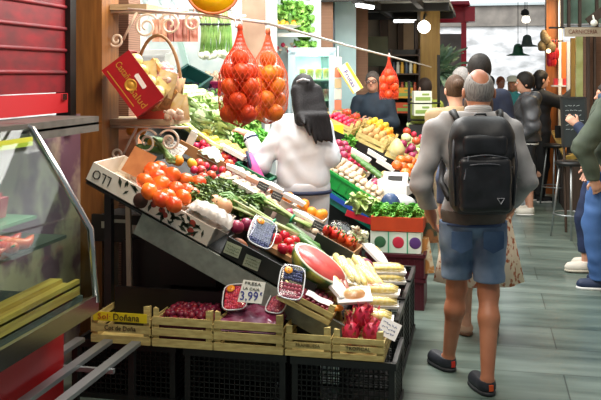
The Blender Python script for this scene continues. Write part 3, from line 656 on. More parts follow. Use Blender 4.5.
def corn_pack(kind):
    g = MB().box((0, 0, .008), (.22, .13, .016), taper=.92); ch = [('foam_tray', g, m_foam)]
    for i in range(3):
        y = -.04 + i * .04
        ch.append(('corn_cob', MB().tube([(-.1, y, .032), (-.095, y, .032), (-.02, y, .034), (.06, y, .033), (.1, y, .03)], [.01, .019, .021, .018, .006], 9), mat('corn_' + kind + str(i % 2), *(('e9d27a', 'f3e6b4') if i % 2 else ('efe0a4', 'e3c65a')), 60, .4, .06, bump=.2)))
    if kind == 'red': ch.append(('red_label', MB().box((-.03, 0, .056), (.08, .08, .002)), mat('label_red', 'c93a4a', 'e8c9b0', 30, .4)))
    f = MB().grid(12, 8, lambda u, v: ((u - .5) * .225, (v - .5) * .135, .012 + .045 * min(1, 6 * min(u, 1 - u)) * min(1, 5 * min(v, 1 - v)) + .003 * math.sin(30 * u + 20 * v)))
    return P_('corn_pack', 'corn pack', f, m_film, *ch)
corn = corn_pack('plain'); cornr = corn_pack('red')
def clamshell(label, M, bp, wd=.12, ln=.18, sticker=True, n=(7, 10), mixed=None):
    t = thing('berry_punnet', label, 'punnet', M)
    def shell(z0, z1, inset):
        def fn(u, v):
            a = 2 * math.pi * u; c, s = math.cos(a), math.sin(a); k = (abs(c) ** 4 + abs(s) ** 4) ** -.25; q = 1 - inset * (1 - v); return (c * k * wd / 2 * q, s * k * ln / 2 * q, z0 + (z1 - z0) * v)
        return MB().grid(28, 3, fn)
    part('tray', shell(0, .05, .12), m_film, t); part('rim', MB().tube([tuple(V(shell(0, .05, .12).v[3 * 29 + i]) + V((0, 0, 0))) for i in range(28)], .0035, 5, True), mat('frosted_rim', 'e9eef0', rough=.2, alpha=.8), t)
    part('lid', MB().grid(10, 12, lambda u, v: ((u - .5) * wd * .97, (v - .5) * ln * .97, .052 + .006 * min(1, 8 * min(u, 1 - u, v, 1 - v)))), m_film, t)
    if sticker:
        s = part('sticker', MB().lathe([(.021, 0), (.021, .001), (0, .001)], 20), mat('orange_sticker', 'f29a1e', rough=.4), t, T(-wd * .2, ln * .3, .059)); text('2', .026, mat('sticker_ink', '7a2a12'), s, T(0, 0, .0015), depth=.0004)
    lb = bp.name.replace('_', ' ') + ' inside the ' + label.split(',')[0]
    lb = ' '.join(lb.split()[:15])
    for i in range(n[0]):
        for j in range(n[1]):
            if mixed and j < n[1] * .55: continue
            put(bp, lb, M @ T(-wd * .4 + wd * .8 * (i + .5) / n[0] + U(-.001, .001), -ln * .42 + ln * .84 * (j + .5) / n[1] + U(-.001, .001), .036 + U(0, .008)) @ rnd_rot(), lb)
    return t

# ================================================================= front row: wooden crates on black crates
bz = .30
def fx(u0, u1, Y=4.06): return PY(u0, 300, Y).x, PY(u1, 300, Y).x
for (u0, u1, y, lab) in ((74, 172, 4.30, 'black plastic crate under the yellow labelled wooden crate'), (184, 284, 4.28, 'black plastic crate under the wooden crate with the 3,99 sign'), (292, 394, 4.27, 'black plastic crate at the aisle corner under the dragon fruit crate')):
    a, b = fx(u0, u1); plastic_crate(lab, T((a + b) / 2, y, .0), b - a, .40, bz - .003, m_kplast, 18, 9)
def wc(u0, u1, label, h=.165, dp=.36, y=4.06):
    a, b = fx(u0, u1, y); M = T((a + b) / 2, y + dp / 2, bz + .002); t, f = wood_crate(label, M, b - a - .004, dp, h); return t, f, M, b - a
t, f, M, wd = wc(91, 150, 'empty wooden crate with a yellow printed top slat, left end of the row', .17)
part('yellow_label', MB().box((0, -.005, .1355), (wd - .03, .003, .046)), mat('yellow_label', 'e8cf1e', rough=.5), f)
mi = mat('label_ink', '3a2a10', rough=.6)
text('Doñana', .05, mi, f, T(.035, -.008, .135) @ FRONT, fit=.14); text('Sol·', .04, mat('label_red_ink', 'b8531a', rough=.6), f, T(-.085, -.008, .135) @ FRONT, fit=.07); text('Cot de Doña', .035, mi, f, T(0, -.0045, .078) @ FRONT, fit=.17)
t, f, M, wd = wc(152, 212.5, 'wooden crate full of dark red raspberries, second in the row', .165)
fill(rasp, 'dark raspberry heaped in the second wooden crate', M, wd - .05, .30, .035, z=.122, jit=.28, layers=2)
single('crate_lining', MB().box((0, 0, .06), (wd - .03, .32, .1)), mat('berry_bed', '4a0f20', rough=.8), 'dark paper lining under the raspberries of the second crate', 'lining', M)
t, f, M, wd = wc(213.5, 283, 'wooden crate carrying bagged cherries and the 3,99 sign', .165)
single('bag_of_cherries', MB().grid(20, 16, lambda u, v: ((u - .5) * (wd - .04), (v - .5) * .3, .135 + .05 * math.sin(math.pi * u) ** .5 * math.sin(math.pi * v) ** .5 + .005 * math.sin(25 * u + 17 * v) + .004 * math.sin(40 * v))).grid(4, 4, lambda u, v: ((.5 - u) * (wd - .04), (v - .5) * .3, .09)), mat('purple_bag', '7d2a4a', 'b898b0', 9, .15, lo=.4, hi=.75), 'shiny purple-red plastic bag of cherries lying under the 3,99 sign', 'bag', M)
clamshell('clear punnet of cherries with an orange sticker, left of the 3,99 sign', M @ T(-.10, -.03, .2) @ RX(38) @ RZ(8), cherry, .13, .16, True, (9, 11))
clamshell('clear punnet of pink fruit right of the 3,99 sign', M @ T(.115, .0, .175) @ RX(30) @ RZ(-8), grape, .10, .16, False, (6, 8))
t = thing('price_sign', 'white handwritten price sign reading 3,99 above the cherries', 'price card', T(*PY(251, 292, 4.09)) @ RX(-18) @ RY(4))
part('card', MB().prism([(-.062, -.055), (.062, -.05), (.068, .055), (-.048, .055)], -.002, .002, FRONT), mat('sign_card', 'f1efe4', rough=.6), t)
mk = mat('blue_marker', '2c2f8e', rough=.6); text('3,99', .06, mk, t, T(-.006, -.004, -.022) @ FRONT @ RZ(4), fit=.092); text('€', .02, mk, t, T(.054, -.004, -.004) @ FRONT); ms = mat('grey_marker', '6e6a5e'); text('FRESA', .02, ms, t, T(.005, -.004, .04) @ FRONT, fit=.085); text('LA CAJA', .018, ms, t, T(.0, -.004, .015) @ FRONT, fit=.085)
t, f, M, wd = wc(285, 331, 'small wooden crate under the leaning grape box, fourth in the row', .12)
for s, x in ((0, 0),): text('FRAMBUESA', .022, mat('crate_ink', '6e5c30', rough=.7), f, T(0, -.0045, .055) @ FRONT, fit=.12)
t2, f2 = wood_crate('shallow wooden tray leaning over the fourth crate, filled with film wrapped grapes', T(*PY(302, 312, 4.14)) @ RY(24) @ T(0, .15, 0), .29, .3, .075, 2)
fill(grape, 'red grape under film in the leaning wooden tray', t2.matrix_basis, .24, .24, .026, z=.05, jit=.12, layers=2)
single('film_wrap', MB().grid(14, 14, lambda u, v: ((u - .5) * .27, (v - .5) * .28, .085 + .022 * math.sin(math.pi * u) * math.sin(math.pi * v) + .004 * math.sin(23 * u + 31 * v))), m_film, 'clear wrinkled film stretched over the leaning tray of grapes', 'film', t2.matrix_basis)
single('paper_strip', MB().grid(10, 3, lambda u, v: ((u - .5) * .14, (v - .5) * .035, .004 * math.sin(9 * u))).grid(10, 3, lambda u, v: ((.5 - u) * .14, (v - .5) * .035, -.002 + .004 * math.sin(9 * (1 - u)))), m_foam, 'white folded paper strip along the front of the leaning grape tray', 'paper', t2.matrix_basis @ T(.05, -.13, .095) @ RX(30))
t, f, M, wd = wc(332.5, 384, 'wooden crate full of pink dragon fruit at the corner of the aisle', .115)
text('TROPICAL', .024, mat('crate_ink_dark', '3a3420', rough=.7), f, T(0, -.0045, .055) @ FRONT, fit=.12)
g = MB().ball((0, 0, 0), .042, 14, sc=(1, 1, 1.3)); gs = MB()
for k in range(22):
    a = k * 2.4; z = -.045 + .1 * k / 22; r_ = .042 * math.sqrt(max(.05, 1 - (z / .056) ** 2)); d = V((math.cos(a), math.sin(a), 0)); p = d * r_ * .95 + V((0, 0, z)); q = d.cross(V((0, 0, 1)))
    gs.add([p + q * .012, p - q * .012, p + d * .014 + V((0, 0, .032)), p + d * .004 + V((0, 0, .012))], [(0, 1, 2), (1, 0, 3), (0, 2, 3), (2, 1, 3)])
dragon = P_('dragon_fruit', 'dragon fruit', g, mat('dragon_skin', 'b01c44', 'cc3a58', 9, .4, .1), ('scales', gs, mat('dragon_scale', 'cf3a56', 'a8a03a', 20, .45, lo=.5, hi=.8)))
fill(dragon, 'pink dragon fruit with green tipped scales in the corner crate', M, wd - .05, .30, .088, .088, z=.10, jit=.08, rot='up'); fill(dragon, 'pink dragon fruit with green tipped scales in the corner crate', M, wd - .12, .22, .09, .1, z=.165, jit=.08, rot='up')
# papaya tray on top
t = thing('papaya_tray', 'white foam tray with a wrapped papaya half, resting on the dragon fruit', 'tray', T(*PD(354, 298, 4.3)) @ RX(16) @ RZ(14))
part('foam_tray', MB().box((0, 0, .008), (.17, .14, .018), taper=.85).tube([(-.085, -.07, .018), (.085, -.07, .018), (.085, .07, .018), (-.085, .07, .018)], .006, 6, True), m_foam, t)
part('papaya_half', MB().ball((0, 0, .022), .04, 14, sc=(1.5, 1, .8)), mat('papaya_flesh', 'eec38a', 'e08a3a', 9, .3), t); part('film', MB().grid(10, 8, lambda u, v: ((u - .5) * .17, (v - .5) * .14, .02 + .042 * math.sin(math.pi * u) * math.sin(math.pi * v))), m_film, t)
single('orange_half', MB().ball((0, 0, 0), .03, 12, sc=(1, 1, .5)), orange3.me.materials[0], 'yellow-orange fruit half behind the dragon fruit crate', 'fruit', T(*PD(338, 308, 4.28)))
card('tilted white price card with blue scribbles at the aisle corner', T(*PD(389, 329, 4.13)) @ RX(-30) @ RY(22), .10, .085, 'eceae6', 3, 5, '5a6a9a')

# ================================================================= main slope, near end
XC = lambda u, v: SP(u, v)
t = carton('white printed tomato carton tilted beside the brown post', SM(1, -1.70, 4.45, 0, -.115), .76, .40, .11, m_wcard)
fp = [c for c in t.children if c.name.startswith('front')][0]
ik = mat('carton_ink', '1e2018', rough=.6); g = MB(); rg = random.Random(3)
text('LLO', .075, ik, fp, T(-.30, -.207 + .002, .06) @ FRONT @ RZ(180), fit=.11)
g.lathe([(.042, 0), (.042, .002), (0, .002)], 18, T(-.05, -.2005, .05) @ FRONT); part('printed_tomato', g, mat('print_brown', '4a2a20', '2e1c14', 20, .6), fp)
g = MB()
for k in range(34):
    x, z, a, l_ = rg.choice((rg.uniform(-.22, -.1), rg.uniform(.0, .34), rg.uniform(.05, .34))), rg.uniform(.02, .095), rg.uniform(0, 6.28), rg.uniform(.015, .032)
    g.prism([(-l_, 0), (0, -l_ * .35), (l_, 0), (0, l_ * .35)], 0, .0015, T(x, -.2005, z) @ FRONT @ RZ(math.degrees(a)))
part('printed_leaves', g, mat('print_dark_leaf', '23301f', rough=.6), fp)
g = MB()
for k in range(7): part('printed_fruit', MB().ball((rg.uniform(.02, .32), -.2, rg.uniform(.03, .085)), .02, 8, sc=(1, .08, .8)), mat('print_red', '8e3222', rough=.6), fp)
for (u, v) in ((143, 181), (150, 172), (159, 168), (148, 191), (160, 183), (171, 176), (166, 196), (175, 188), (184, 180), (181, 200), (191, 194), (172, 205), (160, 199), (186, 190), (155, 178), (196, 184)):
    put(tomato, 'big glossy orange-red tomato in the white printed carton', SU(u, v + 3, 1, 0, .012 + U(0, .02)) @ RZ(U(0, 360)) @ RX(U(-35, 35)), 'tomatoes in the white printed carton')
single('carton_flap', MB().box((0, 0, 0), (.14, .16, .006)), mat('orange_cardboard', 'b0703c', '9a5c2c', 12, .8), 'brown cardboard flap standing behind the white printed tomato carton', 'cardboard', SU(137, 168, 1, 8, .03) @ RX(60))
single('lit_brick_panel', MB().box((0, 0, .11), (.24, .14, .22)).box((0, -.072, .17), (.2, .004, .03)), mat('lit_brick_pink', 'd49a72', 'c4825a', 8, .8), 'pinkish panel standing in for lit pier brick behind the lower bracket shelf', 'box', T(PY(124, 150, 5.32).x, 5.32, PY(124, 162, 5.32).z) @ RZ(4))  # added panel, its pink colour paints the light on the pier brick
t = carton('black carton with pale price cards beside the white printed one', SM(1, -1.05, 4.45, 0, -.115), .52, .40, .11, m_kcard)
for i, (x, lab) in enumerate(((-.21, 'pale green price card on the black carton, leftmost of three'), (-.09, 'pale green price card on the black carton, middle of three'), (.17, 'pale green price card on the black carton below the red tomatoes'))):
    card(lab, t.matrix_basis @ T(x, -.205, .06 - .01 * i) @ RY(-6), .085, .062, 'aeb79a', 3, 11 + i, '6d7a5a')
g = MB().grid(22, 14, lambda u, v: ((u - .5) * .26, (v - .5) * .16, .03 + .05 * (math.sin(math.pi * u) ** .4) * (math.sin(math.pi * v) ** .4) + .004 * math.sin(31 * u + 9 * v) + .003 * math.sin(40 * v))).grid(4, 4, lambda u, v: ((.5 - u) * .26, (v - .5) * .16, 0))
single('plastic_sack', g, mat('grey_sack', 'c3beb6', 'a39c94', 12, .25), 'grey-white plastic sack of produce draped over the black carton', 'sack', SU(210, 219, 1, 4, -.005))
single('bread_roll', MB().ball((0, 0, 0), .035, 12, sc=(1.6, .8, .8)), mat('brown_roll', 'a8663a', '8a4c2a', 12, .6), 'small brown root at the left end of the black carton', 'root', SM(1, -1.25, 4.40, 20, -.06))
put(onionb, 'large pale onion behind the grey plastic sack', SU(222, 211, 1, 0, .03)); put(onionb, 'second pale onion beside the spinach bunch', SU(214, 206, 1, 0, .02))
put(onion, 'purple-red onion between the sack and the blueberries', SU(235, 231, 1, 0, .025)); put(onion, 'smaller purple onion half hidden behind the blueberry punnet', SU(246, 226, 1, 0, .01))
clamshell('clear punnet of blueberries with an orange sticker, propped on the black carton', SU(255, 247, 1, 14, .05) @ RX(26), berry, .14, .21, True, (9, 13))
for (u, v) in ((274, 244), (283, 239), (292, 246), (281, 253), (290, 255), (287, 247)): put(redtom, 'ripe red tomato between the blueberry punnet and the watermelon', SU(u, v, 1, 0, .02 + U(0, .02)) @ RX(U(-30, 30)), 'red tomatoes by the watermelon')
carton('small cardboard tray holding the ripe red tomatoes', SU(284, 249, 1, 0, -.03), .16, .2, .035, m_card)
# watermelon half, cut face towards the aisle
nz = V((.56, -.30, .77)).normalized(); nx_ = V((.8, .12, -.59)); nx_ = (nx_ - nz * nx_.dot(nz)).normalized(); ny_ = nz.cross(nx_)
wm = thing('watermelon_half', 'cut watermelon half with red flesh and green striped rind', 'watermelon', T(*PD(321, 264, 4.44)) @ RZ(12) @ Mx(((nx_.x, ny_.x, nz.x, 0), (nx_.y, ny_.y, nz.y, 0), (nx_.z, ny_.z, nz.z, 0), (0, 0, 0, 1))))
n = 28; prof = [(max(1e-6, .155 * math.sin(math.pi / 2 * i / 10)), -.13 * math.cos(math.pi / 2 * i / 10)) for i in range(11)]
sq = Mx.Diagonal((1.08, .80, .95, 1))
part('rind', MB().lathe(prof, n, sq), mat('melon_rind', '2c5a26', 'b5b04a', 14, .3, tex='waveX' if False else 'noise', stretch=(.6, 2, .6), lo=.42, hi=.6), wm)
part('white_rim', MB().lathe([(.155, 0), (.155, .004), (.13, .005)], n, sq), mat('melon_white', 'f0edd2', rough=.4), wm)
part('red_flesh', MB().lathe([(.138, 0.002), (.138, .007), (0, .008)], n, sq), mat('melon_red', 'e24a4a', 'ee6a62', 10, .3), wm)
clamshell('clear punnet of dark grapes and berries leaning below the watermelon', T(*PD(290, 288, 4.2)) @ RY(22) @ RX(36) @ RZ(16), berry, .125, .2, True, (8, 10), True)
for i in range(24): put(grape, 'dark red grape in the punnet leaning below the watermelon', T(*PD(290, 288, 4.2)) @ RY(22) @ RX(36) @ RZ(16) @ T(-.045 + .015 * (i % 6) * 1.2, -.075 + .022 * (i // 6), .032), 'grapes in the leaning punnet')
single('cardboard_divider', MB().box((0, 0, .03), (.24, .012, .1)), m_kcard, 'black cardboard side of a carton behind the watermelon half', 'cardboard', SM(1, -.86, 4.86, -4, .0))

# ---- stalk bundles and greens along the second row
def stalks(n, ln, r, wd, sway, seed):
    g = MB(); rg = random.Random(seed)
    for i in range(n):
        y = (rg.random() - .5) * wd; z = rg.random() * wd * .5; s = rg.uniform(-sway, sway); g.tube([(-ln / 2, y + s * 1.8, z + .01), (-ln / 6, y * .75 + s * .5, z * .8 + .01), (ln / 6, y * .6, z * .7 + .008), (ln / 2, y * .9 - s * .3, z + .004)], [r * .7, r, r, r * 1.25], 6)
    return g
def bundle(label, M, n, ln, r, wd, hx, hx2, seed, tape=True, leaves='4a7a34', name='spring_onion_bunch', cat='bunch'):
    t = thing(name, label, cat, M); part('stalks', stalks(n, ln, r, wd, wd * .5, seed), mat('stalk_' + hx, hx, hx2, 7, .4, stretch=(1, 8, 8)), t)
    if leaves:
        g = MB(); rg = random.Random(seed + 5)
        for k in range(26):
            y0_, s_ = rg.uniform(-.4, .4) * wd, rg.uniform(-1, 1); l_ = rg.uniform(.06, .13); g.tube([(-ln * .45, y0_, rg.uniform(.01, .05)), (-ln * .5 - l_ * .4, y0_ + s_ * wd * .25, rg.uniform(.02, .06)), (-ln * .5 - l_ * .75, y0_ + s_ * wd * .5, .03), (-ln * .5 - l_, y0_ + s_ * wd * .8, rg.uniform(.0, .03))], [.007, .008, .006, .002], 5)
        part('leaf_tops', g, mat('top_' + leaves, leaves, '6f9a4a', 12, .5), t)
    if tape: part('green_tie', MB().tube([(ln * .12, wd * .48 * math.cos(a * .52), .02 + wd * .34 * math.sin(a * .52)) for a in range(12)], .007, 6, True), mat('green_tape', '2c9a6a', rough=.35), t)
    return t
bundle('long pale spring onion bunch with a green tie running down the slope', SU(262, 226, 1, 2, .02), 12, .42, .0075, .08, '8fae52', 'dfe6bc', 21)
bundle('second spring onion bunch with a green band behind the first', SU(284, 222, 1, -2, .02), 13, .32, .0075, .08, '7b9c46', 'cdd89a', 22)
for (u, v) in ((196, 195), (206, 188), (214, 197), (224, 203), (232, 205), (200, 203), (218, 190), (204, 196), (211, 203), (225, 195), (216, 204), (234, 198), (226, 189), (240, 204), (246, 208), (238, 210), (250, 202), (232, 192)): put(dkale, 'dark leafy green bunch lying behind the tomato carton', SU(u, v, 1, U(0, 360), .0) @ Mx.Diagonal((.9, .9, .6, 1)), 'dark greens behind the tomato carton')
for (u, v) in ((208, 192), (228, 197), (196, 187), (243, 206), (218, 200), (237, 194)): put(kale, 'brighter frilly green tuft among the dark leafy bunches', SU(u, v, 1, U(0, 360), -.03) @ Mx.Scale(.55, 4), 'frilly greens behind the tomato carton')
for (u, v) in ((303, 243), (310, 250), (305, 253), (298, 237)): put(zucc, 'short green courgette lying above the watermelon', SU(u, v, 1, U(-30, 30), .02), 'courgettes above the watermelon')
# third row: cartons of mushrooms, oranges and packs
def wcarton(label, u, v, wd, dp, m=m_wcard, h=.09, yaw=0): return carton(label, SU(u, v, 1, yaw, -h + .02), wd, dp, h, m)
m_pink = mat('lilac_carton', 'cdb0ae', 'e3cfc6', 6, .6)
rows = [(236, 188, .26, .2, m_wcard, mushroom, .05, 'white carton of mushrooms, uppermost on the slope beside the greens'), (262, 203, .2, .2, m_pink, mushroom, .05, 'dusty pink carton of mushrooms in the middle of the slope'), (247, 181, .24, .17, m_pink, mushroom, .05, 'lilac carton of mushrooms near the pink sleeve stripe'),
        (281, 199, .2, .17, m_wcard, orange3, .075, 'white carton of oranges just below the white jacket'), (310, 214, .22, .18, m_wcard, orange3, .075, 'white carton of oranges lower down the slope by the woman'), (295, 222, .22, .16, m_wcard, onion, .08, 'white carton of purple onions beside the spring onions'), (307, 232, .18, .15, m_foam, mushroom, .05, 'small white tray of mushrooms above the watermelon')]
for (u, v, wd, dp, m, pr, px, lb) in rows:
    wcarton(lb, u, v, wd, dp, m); fill(pr, pr.name.replace('_', ' ') + ' in the ' + lb, SU(u, v, 1, 0, .0), wd - .02, dp - .02, px, z=.025, jit=.12, rot='up', skip=.05)
for i, (u, v, yaw, hx) in enumerate(((233, 179, 12, 'f2eee8'), (240, 197, -6, 'ece6dc'), (268, 195, 8, 'f4f0ea'), (290, 208, 4, 'f0ece6'), (253, 190, 10, 'd8a890'), (300, 226, -8, 'f3efe9'))):
    single('foam_pack', MB().box((0, 0, .012), (.16, .06, .024), taper=.9).grid(8, 4, lambda a, b: ((a - .5) * .15, (b - .5) * .055, .026 + .015 * math.sin(math.pi * a) * math.sin(math.pi * b))), mat('pack_' + hx, hx, rough=.35), ('pinkish' if i == 4 else 'white') + ' slim wrapped pack ' + ('at the top of the mushroom cartons', 'between the greens and the mushrooms', 'above the dusty pink mushroom carton', 'between the orange cartons', 'between the mushroom cartons', 'next to the purple onions')[i], 'package', SU(u, v, 1, yaw, .05))
for i, (u, v) in enumerate(((272, 206), (258, 196), (313, 236))): card(('black price holder in the mushroom cartons, upper', 'black price holder in the mushroom cartons, lower', 'black price holder just above the watermelon')[i], SU(u, v, 1, 10, .07) @ RX(-25), .07, .05, '2a2a2a', 2, 40 + i, 'b8b8b0')
for (u, v) in ((208, 160), (216, 163), (224, 160), (205, 168), (213, 171), (221, 172), (198, 166), (228, 166), (200, 173), (210, 178), (219, 180), (202, 180), (226, 175), (193, 172)): put(radish if (u % 2) else apple, 'round red radish heap between the greens and the boxes' if u % 2 else 'small red apple among the radishes', SU(u, v, 1, 0, .015) @ RZ(U(0, 360)) @ RX(U(-60, 60)), 'radishes on the slope' if u % 2 else 'apples among the radishes')
single('plastic_bag', MB().grid(14, 12, lambda u, v: ((u - .5) * .16, (v - .5) * .13, .02 + .06 * math.sin(math.pi * u) * math.sin(math.pi * v) + .008 * math.sin(19 * u + 23 * v))).grid(3, 3, lambda u, v: ((.5 - u) * .16, (v - .5) * .13, .0)), mat('mint_bag', 'c9e0d2', 'a9cdb8', 14, .2), 'pale mint crumpled plastic bag on top of the radishes', 'bag', SU(208, 163, 1, 0, .035))
solid_crate('dark green plastic crate just left of the pink sleeve stripe', SU(254, 176, 1, 0, -.05), .24, .2, .1, mat('dark_green_plastic', '0f6a44', rough=.35))
t = card('framed white product card with a dark print above the tomatoes', SU(168, 158, 1, -4, .07) @ RX(-40), .16, .10, 'ece8e0', 4, 33, '6b4a4a')
single('carton_pack', MB().box((0, 0, .06), (.05, .05, .13)).prism([(-.025, -.025), (.025, -.025), (.0, .025)], .12, .15), m_white, 'white drinks carton standing behind the framed product card', 'carton', SU(186, 151, 1, 10, .0))
for (u, v) in ((123, 130), (133, 128), (142, 131), (128, 137), (138, 137)): put(orange3, 'orange seen behind the iron scrolls of the lower shelf', SU(u, v, 1, 0, .05), 'oranges behind the lower shelf')
for (u, v) in ((150, 148), (158, 152), (166, 147), (176, 165), (190, 168)): put(lemon if u % 4 else orange3, 'yellow or orange citrus between the tomatoes and the framed card', SU(u, v, 1, 0, .03) @ rnd_rot(), 'citrus behind the tomatoes')
for (u, v) in ((152, 143), (160, 144), (149, 152)): put(zucc, 'green courgette behind the framed product card', SU(u, v, 1, 60, .02), 'courgettes behind the framed card')
bundle('yellow-green celery stalks standing up the slope under the lettuces', SU(196, 142, 1, -24, .03), 10, .5, .013, .08, 'a8b84a', 'dbe3a4', 25, False, '6a9a44', 'celery_bunch'); bundle('green leek tops lying by the citrus', SU(160, 158, 1, -50, .03), 8, .3, .01, .06, '4c7a38', 'b8cf8a', 26, False, None, 'leek_bunch')
single('cardboard_strip', MB().box((0, 0, .03), (.34, .015, .07)), m_card, 'long brown cardboard carton side beside the radishes', 'cardboard', SU(199, 160, 1, 4, .0))
# ---- low aisle edge: black crates, corn packs, wrapped vegetables
for i, (y, z0, lb) in enumerate(((4.66, .39, 'nearest behind the corner'), (5.06, .40, 'second from the corner'), (5.46, .41, 'farthest from the corner'))):
    plastic_crate('black plastic crate along the aisle under the corn packs, ' + lb, T(-.585, y, 0), .30, .38, z0, m_kplast, 10, 10)
for i, (u, v, z, yaw, pr, lb) in enumerate(((390, 318, .42, 4, cornr, 'small tray of pink packed produce beside the white price card'), (391, 303, .42, 6, corn, 'corn pack on the aisle edge, lowest and nearest'), (390, 291, .47, 2, cornr, 'corn pack with a red label on the aisle edge'), (394, 279, .45, 8, corn, 'corn pack on the aisle edge above the red labelled one'), (396, 270, .50, 10, corn, 'corn pack on the aisle edge, uppermost and farthest'))):
    p = PZ(u, v, z + .02); put(pr, lb, T(min(p.x, -.545), p.y, z) @ RZ(yaw))
for i, (u, v, yaw, hx, lb) in enumerate(((352, 280, -62, 'corn', 'corn pack tilted on the slope, left of the aisle packs'), (361, 270, -58, 'corn', 'second tilted corn pack on the slope near the purple fruit'), (343, 270, -66, 'corn', 'third tilted corn pack, close to the watermelon rind'), (368, 282, -50, 'corn', 'fourth tilted corn pack, lowest, beside the papaya tray'))): put(corn, lb, SU(u, v, 1, yaw, .0))
wl = P_('wrapped_vegetable', 'package', MB().box((0, 0, .01), (.26, .08, .02), taper=.9).grid(12, 6, lambda u, v: ((u - .5) * .25, (v - .5) * .075, .02 + .035 * math.sin(math.pi * u) ** .4 * math.sin(math.pi * v) ** .5)), m_foam, ('orange_contents', MB().ball((0, 0, .028), .033, 10, sc=(2.4, .7, .9)), mat('orange_content', 'e09a3a', 'e8c27a', 12, .4)))
put(wl, 'white wrapped pack with an orange stripe below the cauliflower', SU(374, 256, 1, -52, .0)); put(wl, 'white wrapped pack with an orange stripe near the meat tray', SU(333, 288, 1, -50, .0))
single('purple_cabbage_half', MB().ball((0, 0, 0), .04, 12, sc=(1.2, .8, .7)), mat('purple_cut', '7a1a48', '9c2c5a', 12, .35), 'dark purple cut fruit among the corn packs', 'fruit', SU(364, 268, 1, 0, .03))
put(leafhead('cauliflower', 'eef0d8', 'd5dfb0', 50, .05, .04, .03, 31, 'f1f0dc', .3, cat='cauliflower'), 'pale wrapped cauliflower at the low end of the slope', SU(356, 242, 1, 0, .02))
t = wood_crate('pale wooden tray of wrapped sandwiches-like packs leaning at the watermelon', SU(338, 282, 1, -30, -.06), .18, .2, .06, 2)[0]; t['label'] = 'small pale wooden tray right of the watermelon half'
for i in range(3): single('meat_roll', MB().tube([(-.08, 0, 0), (-.075, 0, 0), (.07, .0, 0), (.075, 0, 0)], [.008, .02, .02, .008], 10), mat('cured_roll', '9a4a44', 'c88a72', 14, .35), 'brownish red wrapped roll standing right of the watermelon', 'package', SU(332 + i * 5, 284 + i * 3, 1, -70, .03), 'rolls right of the watermelon')
t = carton('cardboard carton of red carrots in clear bags near the woman', SU(338, 243, 1, -4, -.09), .26, .26, .12, m_card)
for i in range(12): put(carrot if i % 3 else pepper, 'orange carrot packed upright in the cardboard carton' if i % 3 else 'red pepper packed in the cardboard carton of carrots', t.matrix_basis @ T(-.09 + .016 * i, -.02 + .05 * ((i * 7) % 3), .12) @ RZ(100 + U(-20, 20)) @ RY(30), 'carrots in the cardboard carton' if i % 3 else 'peppers in the cardboard carton')
single('bag_film', MB().grid(10, 10, lambda u, v: ((u - .5) * .2, (v - .5) * .2, .19 + .03 * math.sin(math.pi * u) * math.sin(math.pi * v) + .008 * math.sin(30 * u + 11 * v))), m_film, 'clear crinkled bag over the carrots', 'bag', t.matrix_basis)

# ================================================================= rear slope (lettuces, greens) and the rack behind
for (u, v) in ((168, 117), (177, 113), (187, 119), (196, 122), (205, 117), (214, 120), (205, 128), (214, 132), (222, 127), (196, 131)): put(lettuce if (u + v) % 3 else cabbage, 'curly pale lettuce on the rear slope' if (u + v) % 3 else 'smooth pale cabbage among the lettuces', SU(u, v, 1, U(0, 360), .0) @ Mx.Scale(1.1, 4), 'lettuces on the rear slope' if (u + v) % 3 else 'cabbages on the rear slope')
for (u, v) in ((228, 116), (236, 113), (231, 123), (240, 120), (236, 130), (246, 124), (228, 130), (243, 134)): put(kale, 'bright green frilly kale beside the reaching hand', SU(u, v, 1, U(0, 360), .0) @ Mx.Scale(1.1, 4), 'kale by the reaching hand')
for (u, v) in ((243, 145), (250, 150), (256, 146), (262, 152), (249, 141), (258, 140)): put(parsley, 'deep green parsley bunch below the reaching hand', SU(u, v, 1, U(0, 360), .0), 'parsley below the reaching hand')
fill(gapple, 'pale green tomato heaped at the top of the rear slope', SU(190, 103, 1, 0, 0), .42, .85, .083, z=.02, jit=.08, layers=2, rot='up')
fill(lemon, 'yellow lemon in the row under the lettuces', SU(219, 145, 1, 0, 0), .34, .26, .066, z=.0, jit=.1); fill(potato, 'yellowish potato beside the lemons', SU(237, 152, 1, 0, 0), .3, .22, .07, z=.0, jit=.1)
fill(radish, 'red radish in the row below the lemons', SU(219, 155, 1, 0, 0), .36, .22, .05, z=.0, jit=.1, layers=2)
bk_ = mat('black_tray', '1a1c1c', rough=.3)
single('tray', MB().box((0, 0, .015), (.34, .14, .03)), bk_, 'black and white tray lying below the lemons', 'tray', SU(236, 163, 1, -4, .03)); single('tray', MB().box((0, 0, .01), (.2, .06, .03)), m_foam, 'white foam tray lying beside the black one below the lemons', 'tray', SU(228, 162, 1, -4, .07))
plastic_crate('black plastic crate of aubergines behind the pale green tomatoes', SU(216, 100, 1, 0, -.06), .5, .6, .13, m_kplast, 12, 4)
for i in range(10): put(eggplant, 'shiny dark aubergine in the black crate behind the tomatoes', SU(216, 100, 1, 0, .03) @ T(-.18 + .12 * (i % 4), -.2 + .17 * (i // 4), .03) @ RX(90) @ RY(U(-20, 20)), 'aubergines in the black crate')
card('white price card stuck among the aubergines', SU(218, 114, 1, 10, .1) @ RX(-15), .09, .11, 'f0f4f2', 3, 51, '8a9aa2')
